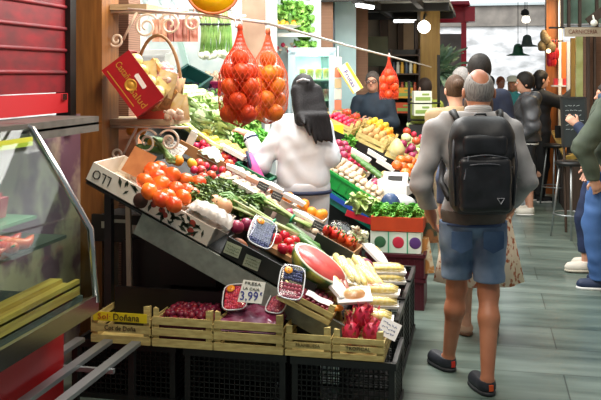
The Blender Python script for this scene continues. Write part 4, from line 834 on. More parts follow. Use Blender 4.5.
# rack against the back wall
rk = thing('tiered_rack', 'pale tiered rack of crates against the back wall', 'rack', T(-2.75, 8.25, 0))
for z in (1.5, 1.62): part('shelf_board', MB().box((0, -.1 + (z - 1.5) * 3, z), (1.5, .4, .03)), mat('grey_green_board', '8f9c96', rough=.5), rk)
for s in (-1, 1): part('upright', MB().box((s * .72, .2, .85), (.04, .04, 1.7)), m_white, rk); part('upright', MB().box((s * .72, -.25, .74), (.04, .04, 1.48)), m_white, rk)
m_gp = mat('emerald_plastic', '1f9a66', rough=.35); m_mp = mat('maroon_plastic', '9a2a58', rough=.35)
bean = P_('green_bean', 'bean', MB().tube([(-.04, 0, 0), (0, .006, 0), (.04, 0, 0)], [.004, .007, .003], 6), mat('bean_green', '8ab04a', 'a6c46a', 10, .45, .2))
for (u, v, m, lb, pr, px) in ((184, 72, m_gp, 'emerald crate of bagged green beans on the rear rack', bean, .045), (203, 72, m_gp, 'emerald crate of pale bulbs on the rear rack', mushroom, .055), (223, 76, m_mp, 'maroon crate of white garlic on the rear rack', mushroom, .055)):
    p = PY(u, v + 6, 8.15); M = T(p.x, p.y, 1.517) @ RX(14) ; solid_crate(lb, M, .2 if m is m_gp else .3, .3, .13, m); fill(pr, pr.name.replace('_', ' ') + ' in the ' + lb, M, .17 if m is m_gp else .26, .26, px, px, z=.12, jit=.2, layers=2)
solid_crate('dark teal crate leaning at the foot of the rear rack', SU(186, 90, 1, 0, .0) @ RX(20), .26, .4, .14, mat('teal_plastic', '123f3c', rough=.35))
single('pane_strip', MB().box((0, 0, .2), (.06, .02, .42)), mat('mint_strip', 'c3e6dc', rough=.2), 'pale mint plastic divider standing between the emerald crates', 'divider', T(*PY(191, 82, 7.9)) @ RY(-16))
# hanging leeks, bulbs and cured packs under the rail
for i, u in enumerate((203, 209, 215, 222, 228)):
    p = PD(u, 17, 8.1); t = thing('leek_bunch', 'hanging green leek bunch with white bulbs, ' + ('leftmost', 'second from the left', 'third from the left', 'fourth from the left', 'rightmost')[i] + ' at the back wall', 'leek', p)
    g = MB(); rg = random.Random(i); [g.tube([(rg.uniform(-.04, .04), rg.uniform(-.02, .02), .05), (rg.uniform(-.03, .03), 0, -.1), (rg.uniform(-.05, .05), rg.uniform(-.03, .03), -.34)], [.012, .011, .01], 6) for _ in range(9)]; part('leaves', g, mat('leek_leaf', '6f9a4a', 'a8c67a', 9, .4, .15), t)
    g = MB(); [g.ball((rg.uniform(-.055, .055), rg.uniform(-.03, .03), -.36 + rg.uniform(-.02, .02)), .034, 8) for _ in range(5)]; part('bulbs', g, mat('leek_bulb', 'f0f0e2', rough=.35), t)
    part('tie', MB().lathe([(.03, 0), (.035, .01), (.03, .02)], 10, T(0, 0, -.08)), m_dark, t)
single('hanging_rail', MB().tube([PD(140, 12, 8.1), PD(246, 16, 8.1)], .012), m_rail, 'white rail at the back wall from which the leeks hang', 'rail')
for i, u in enumerate((156, 163, 170, 178, 186, 194)):
    p = PD(u, 16, 7.6); g = MB().box((0, 0, -.13), (.07, .05, .2)); g.ball((.0, -.01, -.14), .05, 8, sc=(.6, .5, 1.7)); g.tube([(0, 0, -.03), (0, 0, .075)], .006, 5)
    single('sausage_pack', g, mat('pink_pack', 'b0644e', 'd9a08c', 14, .4, rnd=.3), 'pinkish cured sausage pack hanging behind the iron scroll bracket', 'package', T(*(p + V((0, 0, .0)))) @ RZ(U(-30, 30)), 'sausage packs behind the scroll bracket')
single('hanging_rail', MB().tube([PD(120, 11, 7.6), PD(205, 15, 7.6)], .01), m_rail, 'thin white rail carrying the pinkish sausage packs', 'rail')
fill(P_('garlic_bag', 'bag', MB().ball((0, 0, 0), .07, 12, sc=(1, .7, 1.2)), mat('pale_bag', 'dfe6e2', 'a9bfc4', 12, .25, .1)), 'pale blue-grey bag on the top ledge of the back wall', T(*PD(172, -1, 8.2)) @ RZ(12), .95, .12, .15, .14, z=0, jit=.1, rot=20)
struct('trim_18', MB().box((0, 0, 0), (1.15, .3, .03), T(*PD(172, 8.5, 8.25)) @ RZ(12)), m_white)
solid_crate('white crate of speckled packs on the rear rack behind the basket', T(*PY(150, 68, 8.1)) @ RX(12), .44, .3, .16, m_white); 
# items on the lower bracket shelf: basket, red carton, bags
wb = thing('wicker_basket', 'wicker basket with a tall arched handle on the lower bracket shelf', 'basket', T(-1.98, 5.02, 1.403))
part('bowl', MB().lathe([(.10, 0), (.15, .14), (.17, .25), (.16, .25), (.13, .1), (0, .04)], 22, None, lambda a, z: 1 + .02 * math.cos(22 * a)), mat('wicker_brown', 'a87c4c', '7c5730', 40, .7, bump=.3), wb)
part('handle', MB().tube([(-.155 * math.cos(math.pi * k / 18), 0, .15 + .37 * math.sin(math.pi * k / 18)) for k in range(19)], .011, 8), mat('wicker_handle', '9a744a', '7a5632', 30, .6), wb)
can = fruit('candy', .02, 'd87a8c', 'f0e2d2', (1, 1, .8), rough=.3, rnd=.3, cat='candy'); fill(can, 'pink and white sweet heaped in the wicker basket', T(-1.98, 5.02, 1.64), .26, .26, .038, z=0, layers=5, jit=.2)
p = PD(134, 84, 5.0); M = T(p.x, p.y - .02, 1.412) @ T(.0, -.02, .0) @ RY(54)
rb = thing('red_carton', 'tilted dark red carton with gold lettering on the lower bracket shelf', 'carton', T(*PD(135, 117, 4.98)) @ RY(-36))
# local: x along the long edge up-left (-x) , z the carton's height up-right
RB = rb.matrix_basis = T(*PD(137, 117.5, 4.98)) @ RZ(12) @ RY(53)
m_rc = mat('red_carton_card', 'a3121a', '8e0f18', 5, .4)
LB, HB, DB = .345, .2, .22
for nm, c, s in (('front_panel', (-LB / 2, 0, HB / 2), (LB, .006, HB)), ('back_panel', (-LB / 2, DB, HB / 2), (LB, .006, HB)), ('bottom_panel', (-LB / 2, DB / 2, .003), (LB, DB, .006)), ('end_panel', (-.003, DB / 2, HB * .4), (.006, DB, HB * .8)), ('end_panel', (-LB + .003, DB / 2, HB / 2), (.006, DB, HB))): part(nm, MB().box(c, s), m_rc, rb)
mg = mat('gold_ink', 'c99a3a', rough=.35, metal=.3); fr = [c for c in rb.children if c.name.startswith('front')][0]
text('Castaño', .06, mg, fr, T(-LB + .085, -.005, .1) @ FRONT, fit=.13); text('Salud', .06, mg, fr, T(-.085, -.005, .075) @ FRONT, fit=.13)
g = MB(); g.lathe([(.038, 0), (.038, .002), (.028, .003), (.028, .001), (.018, .001), (.016, .003), (0, .003)], 20, T(-LB / 2, -.004, .085) @ FRONT); part('round_emblem', g, mg, fr)
part('white_badge', MB().prism([(-.045, -.014), (.045, -.014), (.05, 0), (.045, .014), (-.045, .014), (-.05, 0)], 0, .002, T(-LB / 2 + .015, -.004, .145) @ FRONT @ RZ(-4)), m_white, fr); part('gold_line', MB().box((-LB / 2 - .02, -.004, .025), (.26, .001, .006)), mg, fr)
yel = fruit('mango', .036, 'c9b85a', 'dcd6a0', (1, .85, 1.3), rough=.35, seg=14); 
for i in range(8): put(yel, 'yellow-green mango in the tilted red carton', RB @ T(-.05 - .08 * (i % 4), .065 + .085 * (i // 4), .185) @ RX(90) @ RY(U(-40, 40)), 'mangoes in the red carton')
pk = P_('snack_bag', 'bag', MB().grid(8, 10, lambda u, v: ((u - .5) * .12, -.02 * math.sin(math.pi * u) * math.sin(math.pi * v) - .001, (v - .5) * .16)).grid(8, 10, lambda u, v: ((.5 - u) * .12, .02 * math.sin(math.pi * u) * math.sin(math.pi * v) + .001, (v - .5) * .16)), mat('snack_bag', 'e8dcc8', 'd3b86a', 14, .3, .15))
for i, (u, v) in enumerate(((149, 74), (158, 92), (166, 84), (172, 104), (180, 108), (163, 108))): put(pk, 'crinkled pale snack bag, ' + ('topmost beside the basket handle', 'just above the red carton edge', 'beside the cardboard strip', 'low beside the red carton corner', 'lowest and farthest right of the bags', 'between the red carton and the cardboard')[i], T(*PD(u, v, 5.1 + .05 * i)) @ RZ(U(-20, 20)) @ RY(U(-40, 40)))
single('cardboard_strip', MB().box((0, 0, 0), (.02, .16, .26)), mat('tan_card', 'c08a4a', rough=.8), 'tan cardboard carton side sloping beside the basket handle', 'cardboard', T(*PD(166, 76, 5.3)) @ RZ(12) @ RY(-36))
for i in range(9): put(mushroom, 'pale chestnut mushroom spilling at the red carton corner', T(*PD(168 + 4 * (i % 4), 113 + 3 * (i // 4), 5.15)) @ rnd_rot(), 'mushrooms at the red carton corner')
single('red_tray', MB().box((0, 0, 0), (.26, .24, .02)).box((0, -.12, .015), (.26, .008, .05)), mat('orange_red_tray', 'c84a32', rough=.5), 'orange-red tray under the tilted carton on the bracket shelf', 'tray', T(-1.96, 5.03, 1.414) @ RZ(12))
# under the slope: dark boxes by the brick pier
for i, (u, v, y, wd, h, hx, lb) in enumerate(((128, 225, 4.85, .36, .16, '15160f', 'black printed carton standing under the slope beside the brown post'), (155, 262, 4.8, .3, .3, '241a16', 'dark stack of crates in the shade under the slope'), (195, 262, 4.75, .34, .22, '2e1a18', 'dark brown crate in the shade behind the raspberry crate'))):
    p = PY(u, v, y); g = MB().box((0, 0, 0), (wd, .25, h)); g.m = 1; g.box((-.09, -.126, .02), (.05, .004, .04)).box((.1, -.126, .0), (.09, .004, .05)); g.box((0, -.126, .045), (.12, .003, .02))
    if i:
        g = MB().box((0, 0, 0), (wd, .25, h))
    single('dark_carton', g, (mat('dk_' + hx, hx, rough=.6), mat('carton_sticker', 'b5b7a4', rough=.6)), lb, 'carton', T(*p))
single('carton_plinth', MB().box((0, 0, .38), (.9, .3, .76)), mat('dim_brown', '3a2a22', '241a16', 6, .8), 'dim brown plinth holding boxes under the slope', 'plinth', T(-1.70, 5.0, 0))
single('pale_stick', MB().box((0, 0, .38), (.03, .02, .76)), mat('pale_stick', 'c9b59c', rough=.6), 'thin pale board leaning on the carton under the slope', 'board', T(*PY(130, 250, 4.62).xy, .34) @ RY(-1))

# ================================================================= nets of oranges and the rail
def net_bag(label, p, pr, n_l, flabel, r=.1, h=.475, hx='f0502c', nth=24):
    t = thing('net_bag', label, 'net bag', T(*p)); a = .9
    pf = [(.008, 0), (.012, -.03), (.03, -.09), (.07, -.15), (r, -.22), (r * 1.06, -.32), (r * .98, -.40), (r * .62, -.45), (.01, -h)]
    def rad(z):
        for (r0, z0), (r1, z1) in zip(pf, pf[1:]):
            if z <= z0 and z >= z1: return r0 + (r1 - r0) * (z0 - z) / (z0 - z1)
        return .01
    g = MB()
    for d in (-1, 1):
        for k in range(nth):
            a0 = 2 * math.pi * k / nth; pts = []
            for j in range(25):
                z = -h * j / 24; q = a0 + d * 3.2 * j / 24; pts.append((rad(z) * math.cos(q), rad(z) * math.sin(q), z))
            g.tube(pts, .0013, 3)
    part('netting', g, mat('net_' + hx, hx, rough=.4), t); part('knot', MB().ball((0, 0, -.005), .014, 8, sc=(1, 1, 1.6)), mat('net_' + hx, hx), t)
    part('hook', MB().tube([(0, 0, -.005), (.012, 0, .02), (0, 0, .045), (-.012, 0, .03)], .004, 6), m_rail, t)
    z = -.145
    for ly in range(n_l):
        m = 1 if ly == 0 else 3
        for k in range(m):
            q = ly * .9 + 2 * math.pi * k / m; rr = 0 if m == 1 else .054; put(pr, flabel, T(*p) @ T(rr * math.cos(q), rr * math.sin(q), z + U(-.006, .006)) @ rnd_rot(), flabel)
        z -= .068
    return t
net_bag('hanging red net of red-orange oranges, left of the near pair', PD(240, 27, 4.05), orange1, 5, 'red-orange orange inside the left hanging net of the near pair')
net_bag('hanging red net of lighter oranges, right of the near pair', PD(268, 31, 4.35), orange2, 5, 'bright orange inside the right hanging net of the near pair', .1, .475, 'f7825a', 22)
net_bag('small far net of oranges hanging before the stallholder', PD(389, 58, 8.2), orange1, 4, 'orange inside the far hanging net before the stallholder', .09, .4, 'e0401c', 20)
single('hanging_rail', MB().tube([PD(128, 9.5, 5.15), PD(205, 15, 4.7), PD(268, 23, 4.2)], .009), m_rail, 'white rail running from the upper bracket shelf to the hanging nets', 'rail')
single('hanging_rail', MB().tube([PD(266, 22.5, 4.2), PD(345, 45, 6.2), PD(390, 56.5, 8.2), PD(431, 67, 11.0)], .008), m_rail, 'long thin white rail running back above the aisle edge to the far net', 'rail')
single('wire_hook', MB().tube([PD(196, 11, 4.7), PD(228, 17, 4.45), PD(235, 20, 4.2), PD(236, 27, 4.06), PD(240, 28, 4.05)], .004, 6), mat('wire', '8a6a5a', rough=.4), 'bent brown wire above the left net of oranges', 'wire')
ys = thing('hanging_dish', 'large yellow dish with a terracotta rim hanging at the top', 'dish', T(*PD(213, -9, 4.6)) @ RZ(12) @ RY(10) @ RX(68))
part('dish', MB().lathe([(.0, -.05), (.08, -.045), (.12, -.02), (.135, .0)], 28), mat('yellow_enamel', 'ffdb1c', 'ffcc10', 6, .3), ys); part('rim', MB().tube([(.137 * math.cos(k * .2244), .137 * math.sin(k * .2244), .004) for k in range(28)], .008, 8, True), mat('terracotta_rim', 'b8602a', rough=.5), ys)
part('hanger', MB().tube([(.13, 0, 0), (0, 0, .5)], .004).tube([(-.13, 0, 0), (0, 0, .5)], .004).tube([(0, .13, 0), (0, 0, .5)], .004), m_chrome, ys)

# ================================================================= greens niche and fridge behind the woman
for i, (u, v) in enumerate(((279, 8), (287, 14), (303, 8), (304, 30), (306, 44), (300, 20), (293, 4), (304, 18))): put(kale, 'hanging green herb bunch in the tiled niche above the fridge', T(*PD(u, v, 9.2)) @ RX(180) @ Mx.Scale(.9, 4), 'herbs hanging in the tiled niche')
t = thing('fruit_tray', 'white tray of citrus and peppers on a wire shelf above the fridge', 'tray', T(*PD(283, 29, 9.1)) @ RZ(12)); part('tray', MB().lathe([(.1, 0), (.19, .03), (.2, .035), (.18, .03), (.09, .008), (0, .008)], 20), m_white, t)
for i in range(14): put((lemon, orange3, zucc)[i % 3], ('yellow lemon', 'orange', 'green courgette')[i % 3] + ' on the white tray in the tiled niche', t.matrix_basis @ T(-.11 + .037 * (i % 7), -.04 + .07 * (i // 7), .045 + .02 * (i % 2)) @ rnd_rot(), ('lemons', 'oranges', 'courgettes')[i % 3] + ' on the niche tray')
single('wire_shelf', MB().box((0, 0, 0), (.66, .25, .012)).box((0, -.12, -.02), (.66, .01, .03)), m_rail, 'white wire shelf in the tiled niche', 'shelf', T(*PD(290, 34, 9.2)) @ RZ(12))
for i in range(8): put(radish if i % 2 else mushroom, 'small ' + ('red radish' if i % 2 else 'pale mushroom') + ' bunch below the niche shelf', T(*PD(274 + 3 * i, 45 + 3 * (i % 3), 9.25)), ('radishes' if i % 2 else 'mushrooms') + ' below the niche shelf')
a, b = PD(290, 50, 9.0), PD(334, 50, 9.0); fz = a.z; FM = T((a.x + b.x) / 2, (a.y + b.y) / 2, 0) @ RZ(12); fw = (b - a).length
fr = thing('glass_door_fridge', 'pale blue glass door fridge with lit shelves behind the woman', 'fridge', FM)
m_fr = mat('fridge_white', 'b9cdd4', rough=.3)
for nm, c, s in (('side_panel', (-fw / 2, .3, fz / 2), (.04, .6, fz)), ('side_panel', (fw / 2, .3, fz / 2), (.04, .6, fz)), ('top_panel', (0, .3, fz), (fw + .04, .6, .05)), ('bottom_panel', (0, .3, .2), (fw, .6, .4)), ('back_panel', (0, .59, fz / 2), (fw, .02, fz))): part(nm, MB().box(c, s), m_fr, fr)
for z in (.75, 1.0, 1.2, 1.4, 1.62): part('shelf', MB().box((0, .3, z), (fw - .06, .5, .015)), m_white, fr)
g = MB(); [g.box(c, s) for c, s in (((-fw / 2 + .03, -.01, fz / 2 + .2), (.05, .03, fz - .45)), ((fw / 2 - .03, -.01, fz / 2 + .2), (.05, .03, fz - .45)), ((0, -.01, fz - .03), (fw, .03, .05)), ((0, -.01, .43), (fw, .03, .05)))]; d = part('door', g, mat('door_blue', 'a9c2ca', rough=.3), fr); part('pane', MB().box((0, -.01, fz / 2 + .2), (fw - .1, .008, fz - .5)), m_glass, d); part('handle', MB().box((-fw / 2 + .03, -.04, 1.3), (.02, .03, .3)), m_chrome, d)
il = bpy.data.lights.new('fridge_lamp_light', 'AREA'); il.size = .3; il.energy = 7; link('fridge_lamp_light', il, None, FM @ T(0, .12, fz - .07))
part('light_tube', MB().tube([(-.18, .08, fz - .05), (.18, .08, fz - .05)], .012), mat('tube_glow', 'ffffff', emit=6), fr)
for z, hx, nm in ((1.208, 'c2402c', 'red'), (1.408, 'b83a4c', 'pink'), (1.628, 'f0c84a', 'yellow')):
    for j in range(4): single('juice_tub', MB().lathe([(.03, 0), (.038, .09), (.04, .1), (.04, .11), (0, .112)], 12), mat('tub_' + hx, hx, 'e8ded0', 9, .3), nm + ' topped tub on a fridge shelf', 'tub', FM @ T(-.1 + .085 * j, .1, z), nm + ' tubs in the fridge')
for j in range(8): single('bottle', MB().lathe([(.018, 0), (.018, .1), (.008, .13), (.008, .16), (0, .16)], 10), mat('bottle_%d' % (j % 2), ('8a2430', 'e0e4da')[j % 2], rough=.2), ('dark red' if j % 2 == 0 else 'white') + ' small bottle standing on the low fridge shelf', 'bottle', FM @ T(-.16 + .045 * j, .12, 1.008), ('red' if j % 2 == 0 else 'white') + ' bottles in the fridge')
# leaning yellow-white box and stick of red packs beside the fridge
t = thing('hanging_carton', 'tilted white and yellow carton with purple lettering beside the fridge', 'carton', T(*PD(350, 78, 8.6)) @ RZ(12) @ RY(58))
part('box', MB().box((0, 0, 0), (.3, .12, .12)), mat('cream_carton', 'efe6c8', rough=.6), t); part('yellow_band', MB().box((0, -.061, .045), (.3, .004, .026)).box((-.0, -.061, -.052), (.3, .004, .012)), mat('yellow_band', 'e8c23a', rough=.5), t); text('Frutas', .07, mat('purple_ink', '3a3f9a', rough=.6), t, T(.0, -.064, -.01) @ FRONT, fit=.18)
t = thing('pack_strip', 'vertical hanging strip of small red and cream packs beside the fridge door', 'strip', T(*PD(338, 56, 8.7)) @ RZ(12))
for k in range(8): part('pack', MB().box((0, 0, -.06 - k * .11), (.07, .03, .1)), mat('strip_%d' % (k % 3), ('e8d2c4', 'd07a5a', 'c9b48a')[k % 3], rough=.4), t)
part('cord', MB().tube([(0, .02, .1), (0, .02, -.9)], .004), m_rail, t)
single('yellow_crate_sign', MB().box((0, 0, 0), (.12, .1, .2)), mat('bright_yellow', 'e8dc2a', rough=.5), 'bright yellow box at the foot of the hanging pack strip', 'box', T(*PD(337, 135, 8.3)) @ RZ(12))
# ================================================================= stall 2: green crates
m_g2 = mat('grass_green_plastic', '1a9a3e', rough=.3); m_g3 = mat('sea_green_plastic', '12806a', rough=.3)
solid_crate('bright green crate of mushrooms at the near end of the second stall', SM(2, -1.0, 6.70, 0, -.10), .62, .34, .12, m_g2); fill(mushroom, 'brownish mushroom in the bright green crate', SM(2, -1.0, 6.70, 0, 0), .54, .27, .05, z=.01, jit=.15, rot='up', layers=2)
solid_crate('sea green crate edge under the bright green mushroom crate', SM(2, -.98, 6.60, 0, -.2), .66, .2, .09, m_g3)
t = thing('bagged_lettuce', 'bagged lettuce with a red band hanging on the green crate', 'bag', T(*PD(361, 208, 6.3)) @ RZ(12) @ RY(20))
part('leaves', leafy(60, .07, .07, .05, seed=12, ruff=.3), mat('bagged_leaf', 'a8c46a', 'c9dc9a', 14, .4), t); part('red_band', MB().box((0, -.07, -.06), (.2, .01, .045)), mat('red_band', 'd02a3c', rough=.4), t)
wcs = [(-1.12, 7.12, m_crate, mushroom, .055, 'pale wooden crate of small mushrooms in the middle of the second stall'), (-.78, 7.15, m_wcard, onion, .08, 'white carton of purple onions on the second stall'), (-1.12, 7.6, m_wcard, radish, .05, 'white carton of radishes at the back of the second stall'), (-.78, 7.6, m_wcard, potato, .07, 'white carton of potatoes at the back of the second stall')]
for (x, y, m, pr, px, lb) in wcs:
    carton(lb, SM(2, x, y, 0, -.08), .34, .36, .09, m); fill(pr, pr.name.replace('_', ' ') + ' in the ' + lb, SM(2, x, y, 0, 0), .3, .32, px, z=.01, jit=.12, rot='up')
for (u, v) in ((352, 141), (358, 137), (347, 146), (364, 148), (371, 154)): put(parsley, 'green leafy herb tuft standing at the back of the second stall', SU(u, v, 2, U(0, 360), .02), 'herb tufts on the second stall')
for (u, v) in ((338, 155), (342, 149), (336, 148), (341, 160), (345, 154)): put(onion, 'purplish onion at the top end of the second stall', SU(u, v, 2, 0, .05), 'onions at the top of the second stall')
for i, (u, v, yaw) in enumerate(((372, 163, 8), (381, 172, 5), (356, 163, 10), (391, 168, 0))): single('foam_pack', MB().box((0, 0, .02), (.2, .07, .04), taper=.9), m_foam, 'white wrapped pack on the second stall, ' + ('behind the onions', 'above the scale', 'beside the herb tufts', 'next to the far tomatoes')[i], 'package', SU(u, v, 2, yaw, .06))
for i in range(7): put(zucc, 'long green courgette lying across the second stall', SU(357 + 5 * i, 168 + 4 * i, 2, U(-10, 10), .07), 'courgettes on the second stall')
sc = thing('price_scale', 'white electronic weighing scale at the aisle end of the second stall', 'scale', T(*PD(396, 186, 6.9)) @ RZ(-10))
part('body', MB().prism([(-.12, -.06), (.12, -.06), (.12, .02), (-.12, .06)], -.12, .12, FRONT), m_foam, sc); part('display', MB().box((0, 0, .06), (.2, .04, .1), rot=(-20, 0, 0)), m_foam, sc); part('screen', MB().box((0, -.022, .065), (.12, .006, .04), rot=(-20, 0, 0)), m_dark, sc); part('pan', MB().box((0, .1, .07), (.26, .2, .015)), m_chrome, sc)
g = MB().lathe([(.0, -.07), (.05, -.06), (.075, 0), (.04, .06), (.012, .09), (0, .09)], 14); 
single('blue_bag', MB().ball((0, 0, 0), .07, 12, fn=lobed(5, .1), sc=(1, .7, 1.1)), mat('navy_bag', '26385a', '3f5a86', 9, .3), 'navy blue plastic bag beside the white scale', 'bag', T(*PD(390, 203, 6.45)))
single('paper_bag', MB().ball((0, 0, 0), .08, 12, fn=lobed(7, .08), sc=(1.3, .8, .8)), mat('white_plastic_bag', 'e6e8e6', 'c2cac8', 9, .25), 'crumpled white plastic bag before the weighing scale', 'bag', T(*PD(401, 203, 6.5)))
# stall 3: pale crates
for i, (x, y, yaw, pr, px, lb) in enumerate(((-1.35, 8.36, 0, radish, .05, 'radishes'), (-1.02, 8.34, 0, potato, .07, 'yellow potatoes'), (-.72, 8.33, 0, onion, .08, 'purple onions'), (-1.35, 8.85, 0, apple, .075, 'red apples'), (-1.0, 8.85, 0, orange3, .075, 'oranges'), (-.70, 8.85, 0, gapple, .085, 'pale tomatoes'), (-1.1, 9.28, 0, lemon, .065, 'lemons'))):
    M = SM(3, x, y, 0, -.115); l2 = 'pale wooden crate of %s in the %s row of the far stall' % (lb, ('front', 'front', 'front', 'second', 'second', 'second', 'back')[i]); wood_crate(l2, M, .30, .40, .12, 2); fill(pr, pr.name.replace('_', ' ') + ' in the far crate of ' + lb, M, .25, .34, px, z=.10, jit=.12, rot='up', layers=2)
for (u, v) in ((402, 158), (409, 158), (404, 165), (411, 166), (398, 163), (407, 171), (414, 160)): put(tomato, 'bright red-orange tomato in the pile before the far crates', SU(u, v, 3, 0, -.02) @ T(0, 0, 0) @ RX(U(-30, 30)), 'tomatoes before the far crates')
sq_ = P_('squash', 'squash', g, mat('squash_skin', 'b5b96a', 'd8cf9a', 8, .4)); put(sq_, 'pale green pear shaped squash beside the far tomatoes', T(*PD(397, 149, 7.95)) @ Mx.Scale(1.1, 4))
for (u, v, k) in ((403, 140, 0), (410, 143, 1), (415, 137, 0), (407, 133, 2), (417, 146, 1), (402, 147, 2), (412, 150, 0)): put((apple, radish, gapple)[k], ('red apple', 'red radish', 'pale green tomato')[k] + ' heaped at the aisle end of the far stall', SU(u, v, 3, 0, .1) @ Mx.Scale(1.25, 4), ('apples', 'radishes', 'pale tomatoes')[k] + ' at the aisle end of the far stall')
# planter stack at the aisle
dk = mat('dark_red_plastic', '4a1622', rough=.4); px_, py_ = -.60, 6.25
solid_crate('dark red crate at the foot of the planter stack', T(px_, py_, .0), .40, .34, .22, dk); solid_crate('dark red crate above the lower one, under the printed bags', T(px_, py_, .225), .40, .34, .17, dk)
t = thing('printed_bag_box', 'box wrapped with green and white fruit printed bags in the planter stack', 'box', T(px_, py_, .40)); part('box', MB().box((0, 0, .075), (.36, .32, .15)), mat('mint_box', 'bfe0cc', 'e8efe6', 7, .4), t)
for x, hx in ((-.11, '3a6a4a'), (.02, 'c8324a'), (.14, '5a3a7a')): g = MB(); g.ball((x, -.161, .075), .042, 12, sc=(1, .08, 1)); part('printed_fruit', g, mat('print_' + hx, hx, rough=.4), t)
g = MB(); [g.box((x, -.162, .075), (.008, .004, .15)) for x in (-.05, .085)]; part('green_stripe', g, mat('teal_stripe', '2a9a72', rough=.4), t)
t = thing('planter_box', 'orange-red planter box full of fresh green herbs', 'planter', T(px_ + .01, py_, .555)); g = MB(); [g.box(c, s) for c, s in (((0, -.16, .05), (.37, .015, .1)), ((0, .16, .05), (.37, .015, .1)), ((-.18, 0, .05), (.015, .32, .1)), ((.18, 0, .05), (.015, .32, .1)), ((0, 0, .02), (.36, .32, .02)))]; part('box', g, mat('orange_red_box', 'c4461e', 'b03c1a', 7, .5), t)
for i in range(6): put(parsley, 'fresh bright green herb pot in the orange-red planter box', T(px_ - .12 + .12 * (i % 3), py_ - .07 + .13 * (i // 3), .645) @ Mx.Scale(.85, 4), 'herbs in the planter box')
single('bag_holder_frame', MB().box((0, 0, .28), (.03, .03, .56)), dk, 'dark red upright post left of the planter stack', 'post', T(-.86, 6.1, 0))
for i, (u, v, hx, lb) in enumerate(((428, 225, '8a5a34', 'brown patterned paper bag hanging at the aisle edge, upper'), (424, 255, 'c98a4a', 'orange and cream paper bag hanging at the aisle edge, lower'))):
    g = MB().grid(6, 8, lambda a, b: ((a - .5) * (.07 + .09 * (1 - b)), -.025 * math.sin(math.pi * a), (b - .5) * .26)).grid(6, 8, lambda a, b: ((.5 - a) * (.07 + .09 * (1 - b)), .025 * math.sin(math.pi * a), (b - .5) * .26))
    single('paper_bag', g, mat('bagpat_' + hx, hx, ('2e3a2a', 'e8dcc0')[i], 14, .6, lo=.45, hi=.55), lb, 'bag', T(*PD(u, v, 6.3 - .1 * i)) @ RZ(12))
single('bucket', MB().lathe([(.09, 0), (.11, .2), (.12, .21), (.105, .2), (.08, .02), (0, .02)], 18), m_kplast, 'black bucket on the floor under the second stall', 'bucket', T(*PZ(362, 250, 0).xy, 0) if False else T(-1.02, 6.75, 0))
# ================================================================= people
def rot_to(side, d, n):
    return np.array([list(side), list(d), list(n)]).T
def hand(w, d, n, left, s=1.0, curl=.5):
    w, d, n = V(w), V(d).normalized(), V(n); n = (n - d * n.dot(d)).normalized(); sd = d.cross(n) * (1 if left else -1); k = {'k': .006}
    ps = [('c', tuple(w - d * .01 * s), tuple(w + d * .03 * s), .025 * s, .026 * s), ('e', tuple(w + d * .05 * s), (.041 * s, .05 * s, .017 * s), rot_to(sd, d, n), {'k': .015})]
    for i, ln in enumerate((.062, .072, .068, .052)):
        b = w + d * .085 * s + sd * (-.03 + .02 * i) * s; c = curl * (1 + .12 * i)
        m = b + (d * math.cos(c * .7) + n * math.sin(c * .7)) * ln * .5 * s; e = m + (d * math.cos(c * 1.8) + n * math.sin(c * 1.8)) * ln * .5 * s
        ps += [('c', tuple(b - d * .02 * s), tuple(m), .0092 * s, .0085 * s, k), ('c', tuple(m), tuple(e), .0085 * s, .0068 * s, k)]
    b = w + d * .025 * s - sd * .028 * s; m = b + (d * .6 - sd * .75 + n * .25) * .038 * s; e = m + (d * .9 - sd * .25 + n * .3) * .03 * s
    return ps + [('c', tuple(b), tuple(m), .013 * s, .0105 * s, k), ('c', tuple(m), tuple(e), .0105 * s, .008 * s, k)]
SKIN = {'a': ('c98e72', 'b87a5e'), 'b': ('d9a68a', 'c98f76'), 'c': ('b87c5c', 'a86a4c')}
def J0(H, **kw):
    h = H / 1.72; j = dict(head=(0, .03, 1.605), neck=(0, -.005, 1.45), chest=(0, 0, 1.24), belly=(0, 0, 1.05), pelvis=(0, -.01, .92),
        sL=(-.18, -.005, 1.375), sR=(.18, -.005, 1.375), eL=(-.235, -.04, 1.10), eR=(.235, -.04, 1.10), wL=(-.24, .05, .87), wR=(.24, .05, .87),
        hL=(-.09, 0, .9), hR=(.09, 0, .9), kL=(-.095, .02, .49), kR=(.095, .02, .49), aL=(-.09, -.03, .085), aR=(.09, -.03, .085), tL=(-.105, .12, .03), tR=(.105, .12, .03))
    j = {k: V(v) * h for k, v in j.items()}
    for k, v in kw.items(): j[k] = V(v)
    j['h'] = h; return j
def t3(p): return tuple(p)
